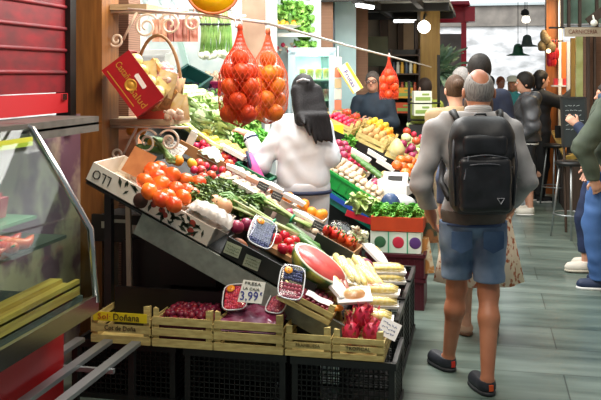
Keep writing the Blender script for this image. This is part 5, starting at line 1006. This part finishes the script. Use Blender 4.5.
def body_prims(j, hands=True, curl=.5, hn=None):
    h = j['h']; e = j['head']; f = j.get('fwd', V((0, 1, 0))); sdv = f.cross(V((0, 0, 1))).normalized(); up = V((0, 0, 1)); Rm = rot_to(sdv, f, up)
    P = [('e', t3(e + up * .01 * h), (.074 * h, .094 * h, .112 * h), Rm), ('e', t3(e + f * .03 * h - up * .065 * h), (.052 * h, .058 * h, .055 * h), Rm), ('c', t3(e + f * .09 * h + up * .005 * h), t3(e + f * .108 * h - up * .022 * h), .009 * h, .014 * h, {'k': .012}),
         ('c', t3(e + f * .084 * h + up * .028 * h - sdv * .035 * h), t3(e + f * .084 * h + up * .028 * h + sdv * .035 * h), .011, .011, {'k': .012}), ('c', t3(e + f * .083 * h - up * .052 * h - sdv * .018 * h), t3(e + f * .083 * h - up * .052 * h + sdv * .018 * h), .008, .008, {'k': .008}),
         ('c', t3(j['neck'] - up * .04 * h), t3(e - up * .06 * h - f * .02 * h), .058 * h, .052 * h), ('e', t3(j['chest']), (.155 * h, .1 * h, .2 * h)), ('c', t3(j['sL'] * .8 + j['sR'] * .2), t3(j['sR'] * .8 + j['sL'] * .2), .055 * h, .055 * h), ('e', t3(j['belly']), (.135 * h, .095 * h, .18 * h)), ('e', t3(j['pelvis']), (.155 * h, .108 * h, .13 * h))]
    for s in (-1, 1): P.append(('e', t3(e + sdv * s * .085 * h - f * .012 * h - up * .012 * h), (.01 * h, .02 * h, .032 * h), Rm, {'k': .008}))
    for s in 'LR':
        P += [('c', t3(j['s' + s]), t3(j['e' + s]), .047 * h, .036 * h), ('c', t3(j['e' + s]), t3(j['w' + s]), .037 * h, .025 * h)]
        if hands: P += hand(j['w' + s], j.get('d' + s, j['w' + s] - j['e' + s]), (hn or {}).get(s, V((1 if s == 'L' else -1, .2, 0))), s == 'L', h, curl)
        k, a = j['k' + s], j['a' + s]; c = k * .7 + a * .3 - f * .018 * h
        P += [('c', t3(j['h' + s]), t3(k), .083 * h, .053 * h), ('c', t3(k), t3(c), .05 * h, .055 * h, {'k': .04}), ('c', t3(c), t3(a), .053 * h, .034 * h, {'k': .03}), ('c', t3(a - up * .03), t3(j['t' + s]), .034 * h, .024 * h)]
    return P
def top_prims(j, r=.022, hem=.86, sleeve=1.0, puff=0):
    h = j['h']; P = [('e', t3(j['chest'] + V((0, 0, .03))), ((.16 + r) * h, (.108 + r) * h, .21 * h)), ('c', t3(j['sL'] * .86 + j['sR'] * .14), t3(j['sR'] * .86 + j['sL'] * .14), (.058 + r * .5) * h, (.058 + r * .5) * h), ('e', t3(j['belly']), ((.145 + r) * h, (.105 + r) * h, .22 * h)), ('e', t3(j['pelvis']), ((.162 + r) * h, (.115 + r) * h, .14 * h)), ('c', t3(j['neck'] - V((0, 0, .05))), t3(j['neck'] + V((0, 0, .03 * h))), .075 * h, .064 * h)]
    for s in 'LR':
        w = j['e' + s].lerp(j['w' + s], sleeve if sleeve else 0)
        P.append(('c', t3(j['s' + s]), t3(j['e' + s]), (.054 + r) * h, (.044 + r * .9) * h))
        if sleeve: P.append(('c', t3(j['e' + s]), t3(w), (.044 + r * .9) * h, (.034 + r * .6) * h))
    return P
def leg_prims(j, r=.016, short=False, loose=1.0):
    h = j['h']; P = [('e', t3(j['pelvis']), ((.162 + r) * h, (.115 + r) * h, .14 * h))]
    for s in 'LR':
        k, a = j['k' + s], j['a' + s]; P.append(('c', t3(j['h' + s]), t3(k), (.09 + r) * h, (.06 + r * loose) * h))
        if not short: P.append(('c', t3(k), t3(a), (.06 + r * loose) * h, (.044 + r * loose) * h))
    return P
def shoe(root, j, s, hx, sole='e8e6e0', hs=1.0, accent=None, vox=.008):
    a, t = j['a' + s], j['t' + s]; d = V((t.x - a.x, t.y - a.y, 0)).normalized(); h = j['h']; z = a.z - .085 * h
    heel = V((a.x, a.y, z)) - d * .035 * h; toe = V((t.x, t.y, z)) + d * .02 * h; sd = V((-d.y, d.x, 0)); Rm = rot_to(-sd, d, V((0, 0, 1))); L = (toe - heel).length
    o = part('shoe', sdf([('c', t3(heel + d * .04 + V((0, 0, .05))), t3(toe - d * .04 + V((0, 0, .042))), .043, .038), ('e', t3(heel + d * L * .5 + V((0, 0, .035))), (.047, L * .53, .034), Rm), ('c', t3(heel + d * .045 + V((0, 0, .05))), t3(a + V((0, 0, .0 * hs))), .044, .043 * hs)], vox, .02, [((0, 0, z + .015), (0, 0, -1)), ((0, 0, a.z + (.012 if hs > .9 else -.008)), (0, 0, 1))]), mat('shoe_' + hx, hx, rough=.6), root)
    part('sole', sdf([('e', t3(heel + d * L * .5 + V((0, 0, .012))), (.05, L * .545, .03), Rm), ('c', t3(heel + d * .04 + V((0, 0, .012))), t3(toe - d * .045 + V((0, 0, .012))), .043, .042)], vox, .02, [((0, 0, z + .022), (0, 0, 1)), ((0, 0, z + .001), (0, 0, -1))]), mat('sole_' + sole, sole, rough=.6), o)
    if accent: part('heel_tab', MB().box((0, 0, 0), (.024, .012, .032), T(*(heel - d * .004 + V((0, 0, .045)))) @ RZ(math.degrees(math.atan2(-d.x, d.y)))), mat('tab_' + accent, accent, rough=.5), o)
    return o
def hair_part(root, j, style, hx, hx2, vox=.009, name='hair'):
    e, h = j['head'], j['h']; f = j.get('fwd', V((0, 1, 0))); sdv = f.cross(V((0, 0, 1))).normalized(); up = V((0, 0, 1)); Rm = rot_to(sdv, f, up)
    P = [('e', t3(e + up * .022 * h - f * .008 * h), (.086 * h, .104 * h, .113 * h), Rm)]; cuts = []; nr = (f * .8 - up * .6); pt = e + f * .04 * h
    cl = [(t3(pt), t3(nr)), (t3(e - up * .1 * h), (0, 0, -1))]
    if style == 'bald': P = [('e', t3(e + up * .012 * h - f * .008 * h), (.083 * h, .1 * h, .105 * h), Rm)]; cuts = [('e', t3(e + up * .125 * h - f * .075 * h), (.062 * h, .085 * h, .085 * h), Rm)]
    if style == 'bun': P.append(('e', t3(e - f * .11 * h + up * .05 * h), (.045 * h, .045 * h, .045 * h)))
    if style == 'curly': P = [('e', t3(e + up * .03 * h - f * .012 * h), (.1 * h, .115 * h, .122 * h), Rm)]
    if style == 'bob': P += [('c', t3(e - f * .045 * h + up * .02 * h - sdv * .04), t3(e - f * .05 * h - up * .1 * h - sdv * .05), .06 * h, .045 * h), ('c', t3(e - f * .045 * h + up * .02 * h + sdv * .04), t3(e - f * .05 * h - up * .1 * h + sdv * .05), .06 * h, .045 * h)]; cl = cl[:1] + [(t3(e - up * .15 * h), (0, 0, -1))]
    if style == 'long':
        for s, ln in ((-1.2, .22), (-.7, .30), (-.1, .36), (.5, .46), (1.1, .56), (1.6, .5)): P += [('c', t3(e - f * .05 * h + sdv * s * .045 * h), t3(e - f * .15 * h + sdv * s * .062 * h - up * .2 * h), .058 * h, .044 * h, {'k': .012}), ('c', t3(e - f * .165 * h + sdv * s * .062 * h - up * .18 * h), t3(e - f * (.235 + .01 * abs(s)) * h + sdv * (s * .085 + .02) * h - up * ln * h), .042 * h, .008 * h, {'k': .008})]
        cl = cl[:1]
    m = mat('hair_' + hx, hx, hx2, 30, .6, stretch=(6, 6, .7), lo=.4, hi=.7, bump=.3, spec=.25)
    return part(name, sdf(P, vox, .02, cl, cuts, .0025 if style in ('short', 'curly', 'bob') else .0015, 3), m, root)
def face(root, j):
    e, h = j['head'], j['h']; f = j.get('fwd', V((0, 1, 0))); sd = f.cross(V((0, 0, 1))).normalized()
    for s in (-1, 1):
        c = e + f * .089 * h + sd * s * .032 * h + V((0, 0, .006 * h)); o = part('eye', MB().ball((0, 0, 0), .011 * h, 10), mat('eye_white', 'd8d2ca', rough=.2), root, T(*c)); part('iris', MB().ball((0, 0, 0), .007 * h, 8), mat('iris_dark', '1c130e', rough=.2), o, T(*(f * .0055 * h)))
    part('mouth', MB().ball((0, 0, 0), .02 * h, 8, sc=(1, .35, .3)), mat('lip', 'a4574c', rough=.5), root, T(*(e + f * .088 * h - V((0, 0, .052 * h)))) @ RZ(math.degrees(math.atan2(-f.x, f.y))))
def cloth(name, root, prims, hx, hx2, vox, clips=(), cuts=(), wr=.003, k=.035, seed=1, scale=9, rough=.8, bump=.15):
    return part(name, sdf(prims, vox, k, clips, cuts, wr, seed), mat('cloth_%s_%s' % (name, hx), hx, hx2, scale, rough, bump=bump), root)
def person(label, x, y, facing, j, vox=.012, skin='b', **kw):
    root = thing('person', label, 'person', T(x, y, 0) @ RZ(12 + facing))
    part('body', sdf(body_prims(j, kw.get('hands', True), kw.get('curl', .5), kw.get('hn')), min(vox, .009), .03), mat('skin_' + skin, *SKIN[skin], 5, .5, sss=.05), root)
    if kw.get('face'): face(root, j)
    return root
def at(u, D): p = PD(u, 74, D); return p.x, p.y
UP = (0, 0, 1); DN = (0, 0, -1)

# --- the man with the backpack (walking away, weight on the right leg)
j = J0(1.71, head=(.04, .045, 1.585), neck=(.025, .0, 1.44), chest=(.0, 0, 1.24), sL=(-.205, .0, 1.375), sR=(.205, .0, 1.375), eL=(-.29, -.03, 1.08), eR=(.285, -.03, 1.11), wL=(-.215, .10, .89), wR=(.235, .13, .93), dL=(.25, .5, -.8), dR=(-.4, .4, -.8),
       hL=(-.085, 0, .89), hR=(.09, 0, .89), kL=(-.075, .08, .49), kR=(.08, -.02, .49), aL=(-.105, .16, .085), aR=(.035, -.20, .085), tL=(-.175, .30, .035), tR=(-.005, -.05, .035))
BX, BY = at(473, 4.66)
root = person('person seen from behind, walking with a black backpack, grey sweater and denim shorts', BX, BY, 0, j, .008, 'c', hands=True, curl=.6)
hair_part(root, j, 'bald', '8f8c88', '5f5c5a', .006)
g = cloth('sweater', root, top_prims(j, .014, sleeve=.88) + [('c', (-.13, 0, 1.42), (.13, 0, 1.42), .065, .065)], '8f8d8d', 'a5a3a2', .008, [((0, 0, .93), DN), ((.02, 0, 1.475), UP)], wr=.007)
part('ribbed_collar', MB().lathe([(.066, -.035), (.074, -.02), (.07, .0), (.076, .015), (.071, .033), (.06, .04)], 22, T(.03, .008, 1.465) @ RX(-8)), mat('collar_knit', '9b9998', 'b5b3b1', 30, .9, tex='waveZ'), root)
cloth('sweater_hem', root, top_prims(j, .018, sleeve=0)[2:4], '5f5750', '4f4741', .008, [((0, 0, .865), DN), ((0, 0, .945), UP)], wr=.003)
sh = leg_prims(j, .014, True, 1.5)
cloth('denim_shorts', root, sh, '3d5878', '8299b6', .008, [((0, 0, .875), UP), ((0, 0, .55), DN)], wr=.004, scale=4, k=.012)
for s in (-1, 1): part('back_pocket', MB().prism([(-.055, .06), (.055, .06), (.055, -.03), (0, -.06), (-.055, -.03)], -.003, .003, T(s * .085, -.122, .78) @ RX(4) @ FRONT), mat('denim_pocket', '3f587c', '5c769a', 6, .85), root)
part('belt_line', MB().lathe([(.172, -.008), (.174, 0), (.172, .008)], 28, T(0, -.01, .868) @ Mx.Diagonal((1.0, .74, 1, 1))), mat('denim_band', '33466a', rough=.8), root)
shoe(root, j, 'L', '20242c', '2a2c30', .8, 'd8321f', .006); shoe(root, j, 'R', '20242c', '2a2c30', .8, 'e0561f', .006)
# backpack, worn: part of what moves with the man but its own thing
bp = thing('backpack', 'black backpack with zipped pockets worn over the grey sweater', 'backpack', root.matrix_basis @ T(.005, -.145, 1.20))
mb_ = mat('backpack_nylon', '0b0b0d', '17181b', 14, .55, bump=.2)
part('main_compartment', sdf([('b', (0, -.06, -.02), (.17, .085, .235), None, .07), ('b', (0, -.04, .16), (.14, .07, .1), None, .06)], .008, .05, (), (), .004, 2), mb_, bp)
part('front_pocket', sdf([('b', (0, -.135, -.09), (.135, .035, .14), None, .03), ('b', (.0, -.125, .11), (.12, .03, .06), None, .028)], .007, .01, (), (), .003, 5), mat('backpack_pocket', '101114', '1e2024', 12, .45, bump=.15), bp)
for x0, x1, z0, z1, nm in ((-.12, .12, .045, .045, 'zip'), (-.145, .145, .0, .0, 'zip')):
    part('zip', MB().tube([(x0 + (x1 - x0) * k / 14, -.172 + .03 * abs(k / 7 - 1) ** 3, z0 + .02 * math.sin(math.pi * k / 14)) for k in range(15)], .004, 5), mat('zip_grey', '4a4c52', rough=.4), bp)
for s in (-1, 1): part('side_strap', MB().tube([(s * .15, -.10, .18), (s * .165, -.13, .02), (s * .15, -.12, -.2)], .007, 6), mat('strap_grey', '2d2f35', rough=.6), bp)
for s in (-1, 1): part('shoulder_strap', MB().tube([(s * .11, -.0, .22), (s * .125, .07, .275), (s * .13, .17, .26), (s * .14, .255, .16), (s * .15, .26, .0), (s * .17, .18, -.12), (s * .16, .0, -.18)], .019, 8), mb_, bp)
part('grab_handle', MB().tube([(-.035, -.02, .245), (-.025, -.03, .268), (.025, -.03, .268), (.035, -.02, .245)], .007, 7), mb_, bp)
g = MB(); g.tube([(.055, -.178, -.155), (.09, -.176, -.155), (.0725, -.178, -.185)], .004, 5, True); part('triangle_emblem', g, mat('emblem_grey', '9a9ca2', rough=.4), bp)
part('pull_tab', MB().bar((-.09, -.16, .06), (-.115, -.165, -.06), .012, .006), mat('tab_grey', '6a6c72', rough=.4), bp)

# --- the walker hidden in front, cream and rust patterned skirt
x, y = at(478, 5.5)
j = J0(1.58); root = person('person in a cream and rust patterned skirt walking just ahead of the backpack', x, y, 0, j, .012, 'b')
hair_part(root, j, 'bob', '3a2a20', '5a4230', .012); cloth('blouse', root, top_prims(j, .02), '3a4560', '4a5670', .012, [((0, 0, .84), DN), ((0, 0, 1.38), UP)])
def sk(a, z): return 1 + (.05 * math.cos(9 * a + 2)) * max(0, (.9 - z) / .6)
part('patterned_skirt', MB().lathe([(.26, .345), (.272, .35), (.235, .55), (.2, .75), (.165, .88), (.14, .92)], 54, Mx.Diagonal((1.04, .8, 1, 1)), sk), mat('skirt_print', 'e8d9c2', 'b0603a', 26, .9, lo=.52, hi=.6), root)
shoe(root, j, 'L', 'c9a48a', '6a4a34', .6); shoe(root, j, 'R', '6a4630', '4a3424', .6)
# --- tall dark haired walker beyond
x, y = at(480, 7.6)
j = J0(1.83); root = person('tall dark haired person in a navy jacket, head showing above the bald head', x, y, 0, j, .013, 'b')
hair_part(root, j, 'curly', '1b1714', '2c2622', .011); cloth('navy_jacket', root, top_prims(j, .03), '141a2c', '1e2740', .013, [((0, 0, .86), DN), ((0, 0, 1.57), UP)]); cloth('trousers', root, leg_prims(j), '2a2c33', '34363e', .013, [((0, 0, .1), DN), ((0, 0, .95), UP)]); shoe(root, j, 'L', '2a2622'); shoe(root, j, 'R', '2a2622')
# --- beige coat
x, y = at(456, 6.9)
j = J0(1.66); root = person('person in a loose beige coat with tied brown hair beside the stall edge', x, y, 8, j, .013, 'b')
hair_part(root, j, 'bun', '3f2c1e', '5c4230', .011); cloth('beige_coat', root, top_prims(j, .035), 'a98f6c', '917858', .013, [((0, 0, .7), DN), ((0, 0, 1.42), UP)], wr=.006); cloth('trousers', root, leg_prims(j), 'a8967c', '988468', .013, [((0, 0, .1), DN), ((0, 0, .95), UP)]); shoe(root, j, 'L', '5a4634'); shoe(root, j, 'R', '5a4634')
x, y = at(463.5, 9.2)
j = J0(1.74); root = person('grey haired person in a tan jacket, partly hidden behind the bald man', x, y, 60, j, .013, 'b')
hair_part(root, j, 'short', '9a9694', '7a7674', .011); cloth('tan_jacket', root, top_prims(j, .03), '8a7660', '9c8870', .013, [((0, 0, .8), DN), ((0, 0, 1.5), UP)]); cloth('trousers', root, leg_prims(j), '3a3a40', '46464c', .013, [((0, 0, .1), DN), ((0, 0, .95), UP)]); shoe(root, j, 'L', '3a3430'); shoe(root, j, 'R', '3a3430')

# --- woman in the white jacket reaching for the greens
x, y = at(303, 6.0)
j = J0(1.67, head=(.0, .03, 1.555), neck=(0, 0, 1.40), chest=(0, 0, 1.2), sL=(-.14, 0, 1.325), sR=(.135, 0, 1.325), eL=(-.29, .0, 1.04), wL=(-.385, .1, 1.24), dL=(-.7, .3, .35), eR=(.19, -.03, 1.10), wR=(.235, .16, 1.07), dR=(.1, 1, -.1))
j['fwd'] = V((-.35, .94, 0)).normalized()
root = person('person with long black hair in a white jacket reaching left for the greens', x, y, 0, j, .009, 'b', hn={'L': V((-.2, .3, -1)), 'R': V((-.3, 0, -1))}, curl=.35)
hair_part(root, j, 'long', '0d0b0c', '1f1b1e', .008)
part('hair_clip', MB().tube([(-.045, -.06, 1.625), (0, -.085, 1.645), (.045, -.065, 1.63)], .008, 6), mat('grey_clip', 'a5a7ac', rough=.3), root)
tp = [('b', (0, 0, 1.08), (.185, .13, .26), None, .11), ('e', (0, 0, 1.22), (.16, .12, .19)), ('c', (-.1, 0, 1.335), (.1, 0, 1.335), .066, .066),  ('c', (0, 0, 1.36), (0, 0, 1.42), .07, .062)]
for s in 'LR': tp += [('c', t3(j['s' + s]), t3(j['e' + s]), .068, .07), ('c', t3(j['e' + s]), t3(j['e' + s].lerp(j['w' + s], .88)), .07, .05)]
cloth('white_jacket', root, tp, 'dfe4ec', 'd2d8e0', .009, [((0, 0, .85), DN), ((0, 0, 1.44), UP)], wr=.006, rough=.7, k=.025)
part('navy_hem', MB().lathe([(.19, -.012), (.195, 0), (.19, .012)], 30, T(0, 0, .855) @ Mx.Diagonal((1.06, .86, 1, 1))), mat('navy_trim', '1e2846', rough=.7), root)
w_, e_ = j['wL'], j['eL']; d_ = (w_ - e_).normalized()
part('navy_cuff', MB().tube([e_.lerp(w_, .84), e_.lerp(w_, .9)], .055, 14), mat('navy_trim', '1e2846'), root); part('navy_cuff', MB().tube([j['eR'].lerp(j['wR'], .84), j['eR'].lerp(j['wR'], .92)], .052, 14), mat('navy_trim', '1e2846'), root)
bg = MB(); pts = [V((-.375, -.05, 1.12)), V((-.345, -.085, 1.02)), V((-.30, -.09, .93)), V((-.25, -.10, .86))]
for i in range(3): bg.bar(pts[i], pts[i + 1], .05, .02)
part('pink_stripe', MB().tube(pts, [.02, .042, .046, .04], 8), mat('pink_trim', 'd8549a', 'c94a8c', 8, .6), root); part('navy_stripe', MB().tube([p + V((-.018, -.018, .02)) for p in pts], [.01, .016, .016, .012], 8), mat('navy_trim', '1e2846'), root)
cloth('white_trousers', root, leg_prims(j, .02), 'dfe3ea', 'cfd4dc', .011, [((0, 0, .08), DN), ((0, 0, .92), UP)])
shoe(root, j, 'L', 'e2e0dc'); shoe(root, j, 'R', 'e2e0dc')

# --- stallholder with glasses holding a paper
x, y = at(373, 10.0)
j = J0(1.70, eL=(-.25, .02, 1.1), eR=(.25, .02, 1.1), wL=(-.06, .24, 1.12), wR=(.10, .25, 1.13), dL=(.6, .6, 0), dR=(-.6, .6, .1))
root = person('person with glasses in a dark navy sweater standing behind the far stall', x, y, 165, j, .012, 'b', face=True)
hair_part(root, j, 'short', '4a4440', '6a625c', .010); cloth('navy_sweater', root, top_prims(j, .025), '1c2733', '263442', .012, [((0, 0, .85), DN), ((0, 0, 1.47), UP)]); cloth('trousers', root, leg_prims(j), '23262c', '2c2f36', .013, [((0, 0, .1), DN), ((0, 0, .95), UP)]); shoe(root, j, 'L', '1c1c1e'); shoe(root, j, 'R', '1c1c1e')
e = j['head']; g = MB()
for s in (-1, 1): g.tube([t3(e + V((s * .034 + .026 * math.cos(k * .628), .108, .008 + .02 * math.sin(k * .628)))) for k in range(10)], .004, 5, True); g.tube([t3(e + V((s * .06, .106, .012))), t3(e + V((s * .078, .0, .01)))], .003, 5)
g.tube([t3(e + V((-.01, .11, .012))), t3(e + V((.01, .11, .012)))], .003, 5); part('glasses', g, m_black, root)
single('paper_sheet', MB().box((0, 0, 0), (.14, .004, .1)), m_foam, 'white paper held by the stallholder in navy', 'paper', root.matrix_basis @ T(.02, .33, 1.13) @ RX(-40))
# --- worker in the yellow-green vest
x, y = at(426, 10.2)
j = J0(1.62); root = person('person in a yellow-green vest before the ochre column', x, y, 30, j, .013, 'b')
hair_part(root, j, 'short', '2a201a', '3a2c24', .011); cloth('green_vest', root, top_prims(j, .028, sleeve=.5), 'a8b24a', '8e9a3c', .013, [((0, 0, .8), DN), ((0, 0, 1.4), UP)]); cloth('trousers', root, leg_prims(j), '2c2e2c', '363836', .013, [((0, 0, .1), DN), ((0, 0, .95), UP)]); shoe(root, j, 'L', '2a2a2a'); shoe(root, j, 'R', '2a2a2a')
# --- woman in the dark grey puffer jacket, facing left
x, y = at(527, 10.2)
j = J0(1.68, wL=(-.18, .12, .92), wR=(.2, .14, .95)); root = person('person in a dark grey puffer jacket and black leggings facing left', x, y, 82, j, .011, 'b', face=True)
hair_part(root, j, 'curly', '1a1614', '2c2622', .010)
cloth('puffer_jacket', root, top_prims(j, .05) + [('e', (0, -.09, 1.4), (.14, .08, .09))], '3c3d40', '4e4f53', .011, [((0, 0, .88), DN), ((0, 0, 1.47), UP)], wr=.011, rough=.45); part('white_hem', MB().lathe([(.18, -.01), (.185, .01)], 24, T(0, 0, .85) @ Mx.Diagonal((1, .75, 1, 1))), m_white, root)
cloth('black_leggings', root, leg_prims(j, .008), '15161a', '1e2024', .011, [((0, 0, .33), DN), ((0, 0, .95), UP)]); shoe(root, j, 'L', 'd8d2c4'); shoe(root, j, 'R', 'd8d2c4')
# --- person in black reaching right
x, y = at(539, 11.2)
j = J0(1.72, eR=(.2, .22, 1.3), wR=(.18, .46, 1.5), dR=(0, 1, .2)); root = person('person dressed in black reaching right towards the meat shelves', x, y, -80, j, .013, 'b')
hair_part(root, j, 'bob', '0f0d0e', '1c1819', .011); cloth('black_coat', root, top_prims(j, .04, sleeve=.9), '131316', '1c1c20', .013, [((0, 0, .7), DN), ((0, 0, 1.5), UP)]); cloth('trousers', root, leg_prims(j), '121214', '1a1a1c', .013, [((0, 0, .1), DN), ((0, 0, .95), UP)]); shoe(root, j, 'L', '1a1a1a'); shoe(root, j, 'R', '1a1a1a')
# --- far people by the white wall
for (u, D, H, hx, hh, st, fc, lab) in ((500, 16.5, 1.62, 'd8a08a', '8a4a28', 'short', 200, 'distant person with reddish hair and pinkish top before the white wall'), (490.5, 15, 1.64, '8a98b0', '2a2420', 'short', 90, 'distant dark haired person at left of the reddish haired one'), (513, 14.5, 1.60, '3fa0a4', 'c9a878', 'bob', 150, 'distant person in a teal top and pale hat')):
    x, y = at(u, D); j = J0(H); root = person(lab, x, y, fc, j, .016, 'a', face=fc > 100)
    hair_part(root, j, st, hh, hh, .013); cloth('top', root, top_prims(j, .025), hx, hx, .016, [((0, 0, .8), DN), ((0, 0, 1.4), UP)]); cloth('trousers', root, leg_prims(j), '4a5260', '5a6270', .016, [((0, 0, .1), DN), ((0, 0, .95), UP)]); shoe(root, j, 'L', '3a3a3a'); shoe(root, j, 'R', '3a3a3a')
    if 'hat' in lab: part('pale_hat', MB().lathe([(.14, 0), (.1, .01), (.09, .07), (.05, .1), (0, .105)], 18, T(*(j['head'] + V((0, 0, .06))))), mat('straw', 'dfe6d2', rough=.8), root)
# --- right edge: green jacket and jeans; navy companion behind
x, y = at(608, 6.75)
j = J0(1.76, head=(0, -.085, 1.64), neck=(0, -.04, 1.48), sL=(-.2, .02, 1.41), eL=(-.26, .22, 1.12), wL=(-.25, .14, .88), eR=(.27, -.02, 1.13), wR=(.25, .1, .9), aL=(-.13, .08, .085), tL=(-.14, .23, .035), kL=(-.12, .12, .5), hL=(-.1, .04, .92))
root = person('person in a dark green jacket and blue jeans at the right edge', x, y, 78, j, .008, 'b', face=True, curl=.7)
hair_part(root, j, 'short', '3a302a', '4a4038', .009)
cloth('green_jacket', root, top_prims(j, .035, sleeve=.97), '3d4639', '4b5545', .008, [((0, 0, .86), DN), ((0, 0, 1.53), UP)], wr=.007); part('navy_yoke', MB().tube([(-.18, -.02, 1.475), (0, .05, 1.50), (.18, -.02, 1.475)], .03, 8), mat('navy_yoke', '22405c', rough=.7), root)
cloth('blue_jeans', root, leg_prims(j, .02, loose=1.4), '35598e', '4a70a8', .009, [((0, 0, .075), DN), ((0, 0, .92), UP)], wr=.005, scale=5)
shoe(root, j, 'L', '22304e', 'eeeeec', 1, 'e0562a'); shoe(root, j, 'R', '22304e', 'eeeeec', 1, 'e0562a')
x, y = at(611, 7.25)
j = J0(1.6, eL=(-.2, .2, 1.12), wL=(-.12, .29, 1.25), dL=(.1, .6, .5), hL=(-.09, .12, .86), hR=(.09, .1, .86), kL=(-.09, .24, .47), kR=(.09, .18, .47), aL=(-.09, .22, .085), aR=(.09, .14, .085), tL=(-.1, .37, .03), tR=(.1, .29, .03), pelvis=(0, .09, .87), belly=(0, .06, .98), wR=(.2, .12, .9)); root = person('person in navy clothes and white sneakers, half behind the green jacket', x, y, 80, j, .010, 'b', curl=.8)
hair_part(root, j, 'short', '2a2420', '3a322c', .011)
cloth('navy_top', root, top_prims(j, .022, sleeve=.9), '1f2a44', '2a3654', .010, [((0, 0, .86), DN), ((0, 0, 1.44), UP)]); cloth('navy_trousers', root, leg_prims(j, .014), '1c2844', '27365a', .010, [((0, 0, .17), DN), ((0, 0, .95), UP)])
shoe(root, j, 'L', 'e6dfd0', 'd8d0be', 1); shoe(root, j, 'R', 'e6dfd0', 'd8d0be', 1)
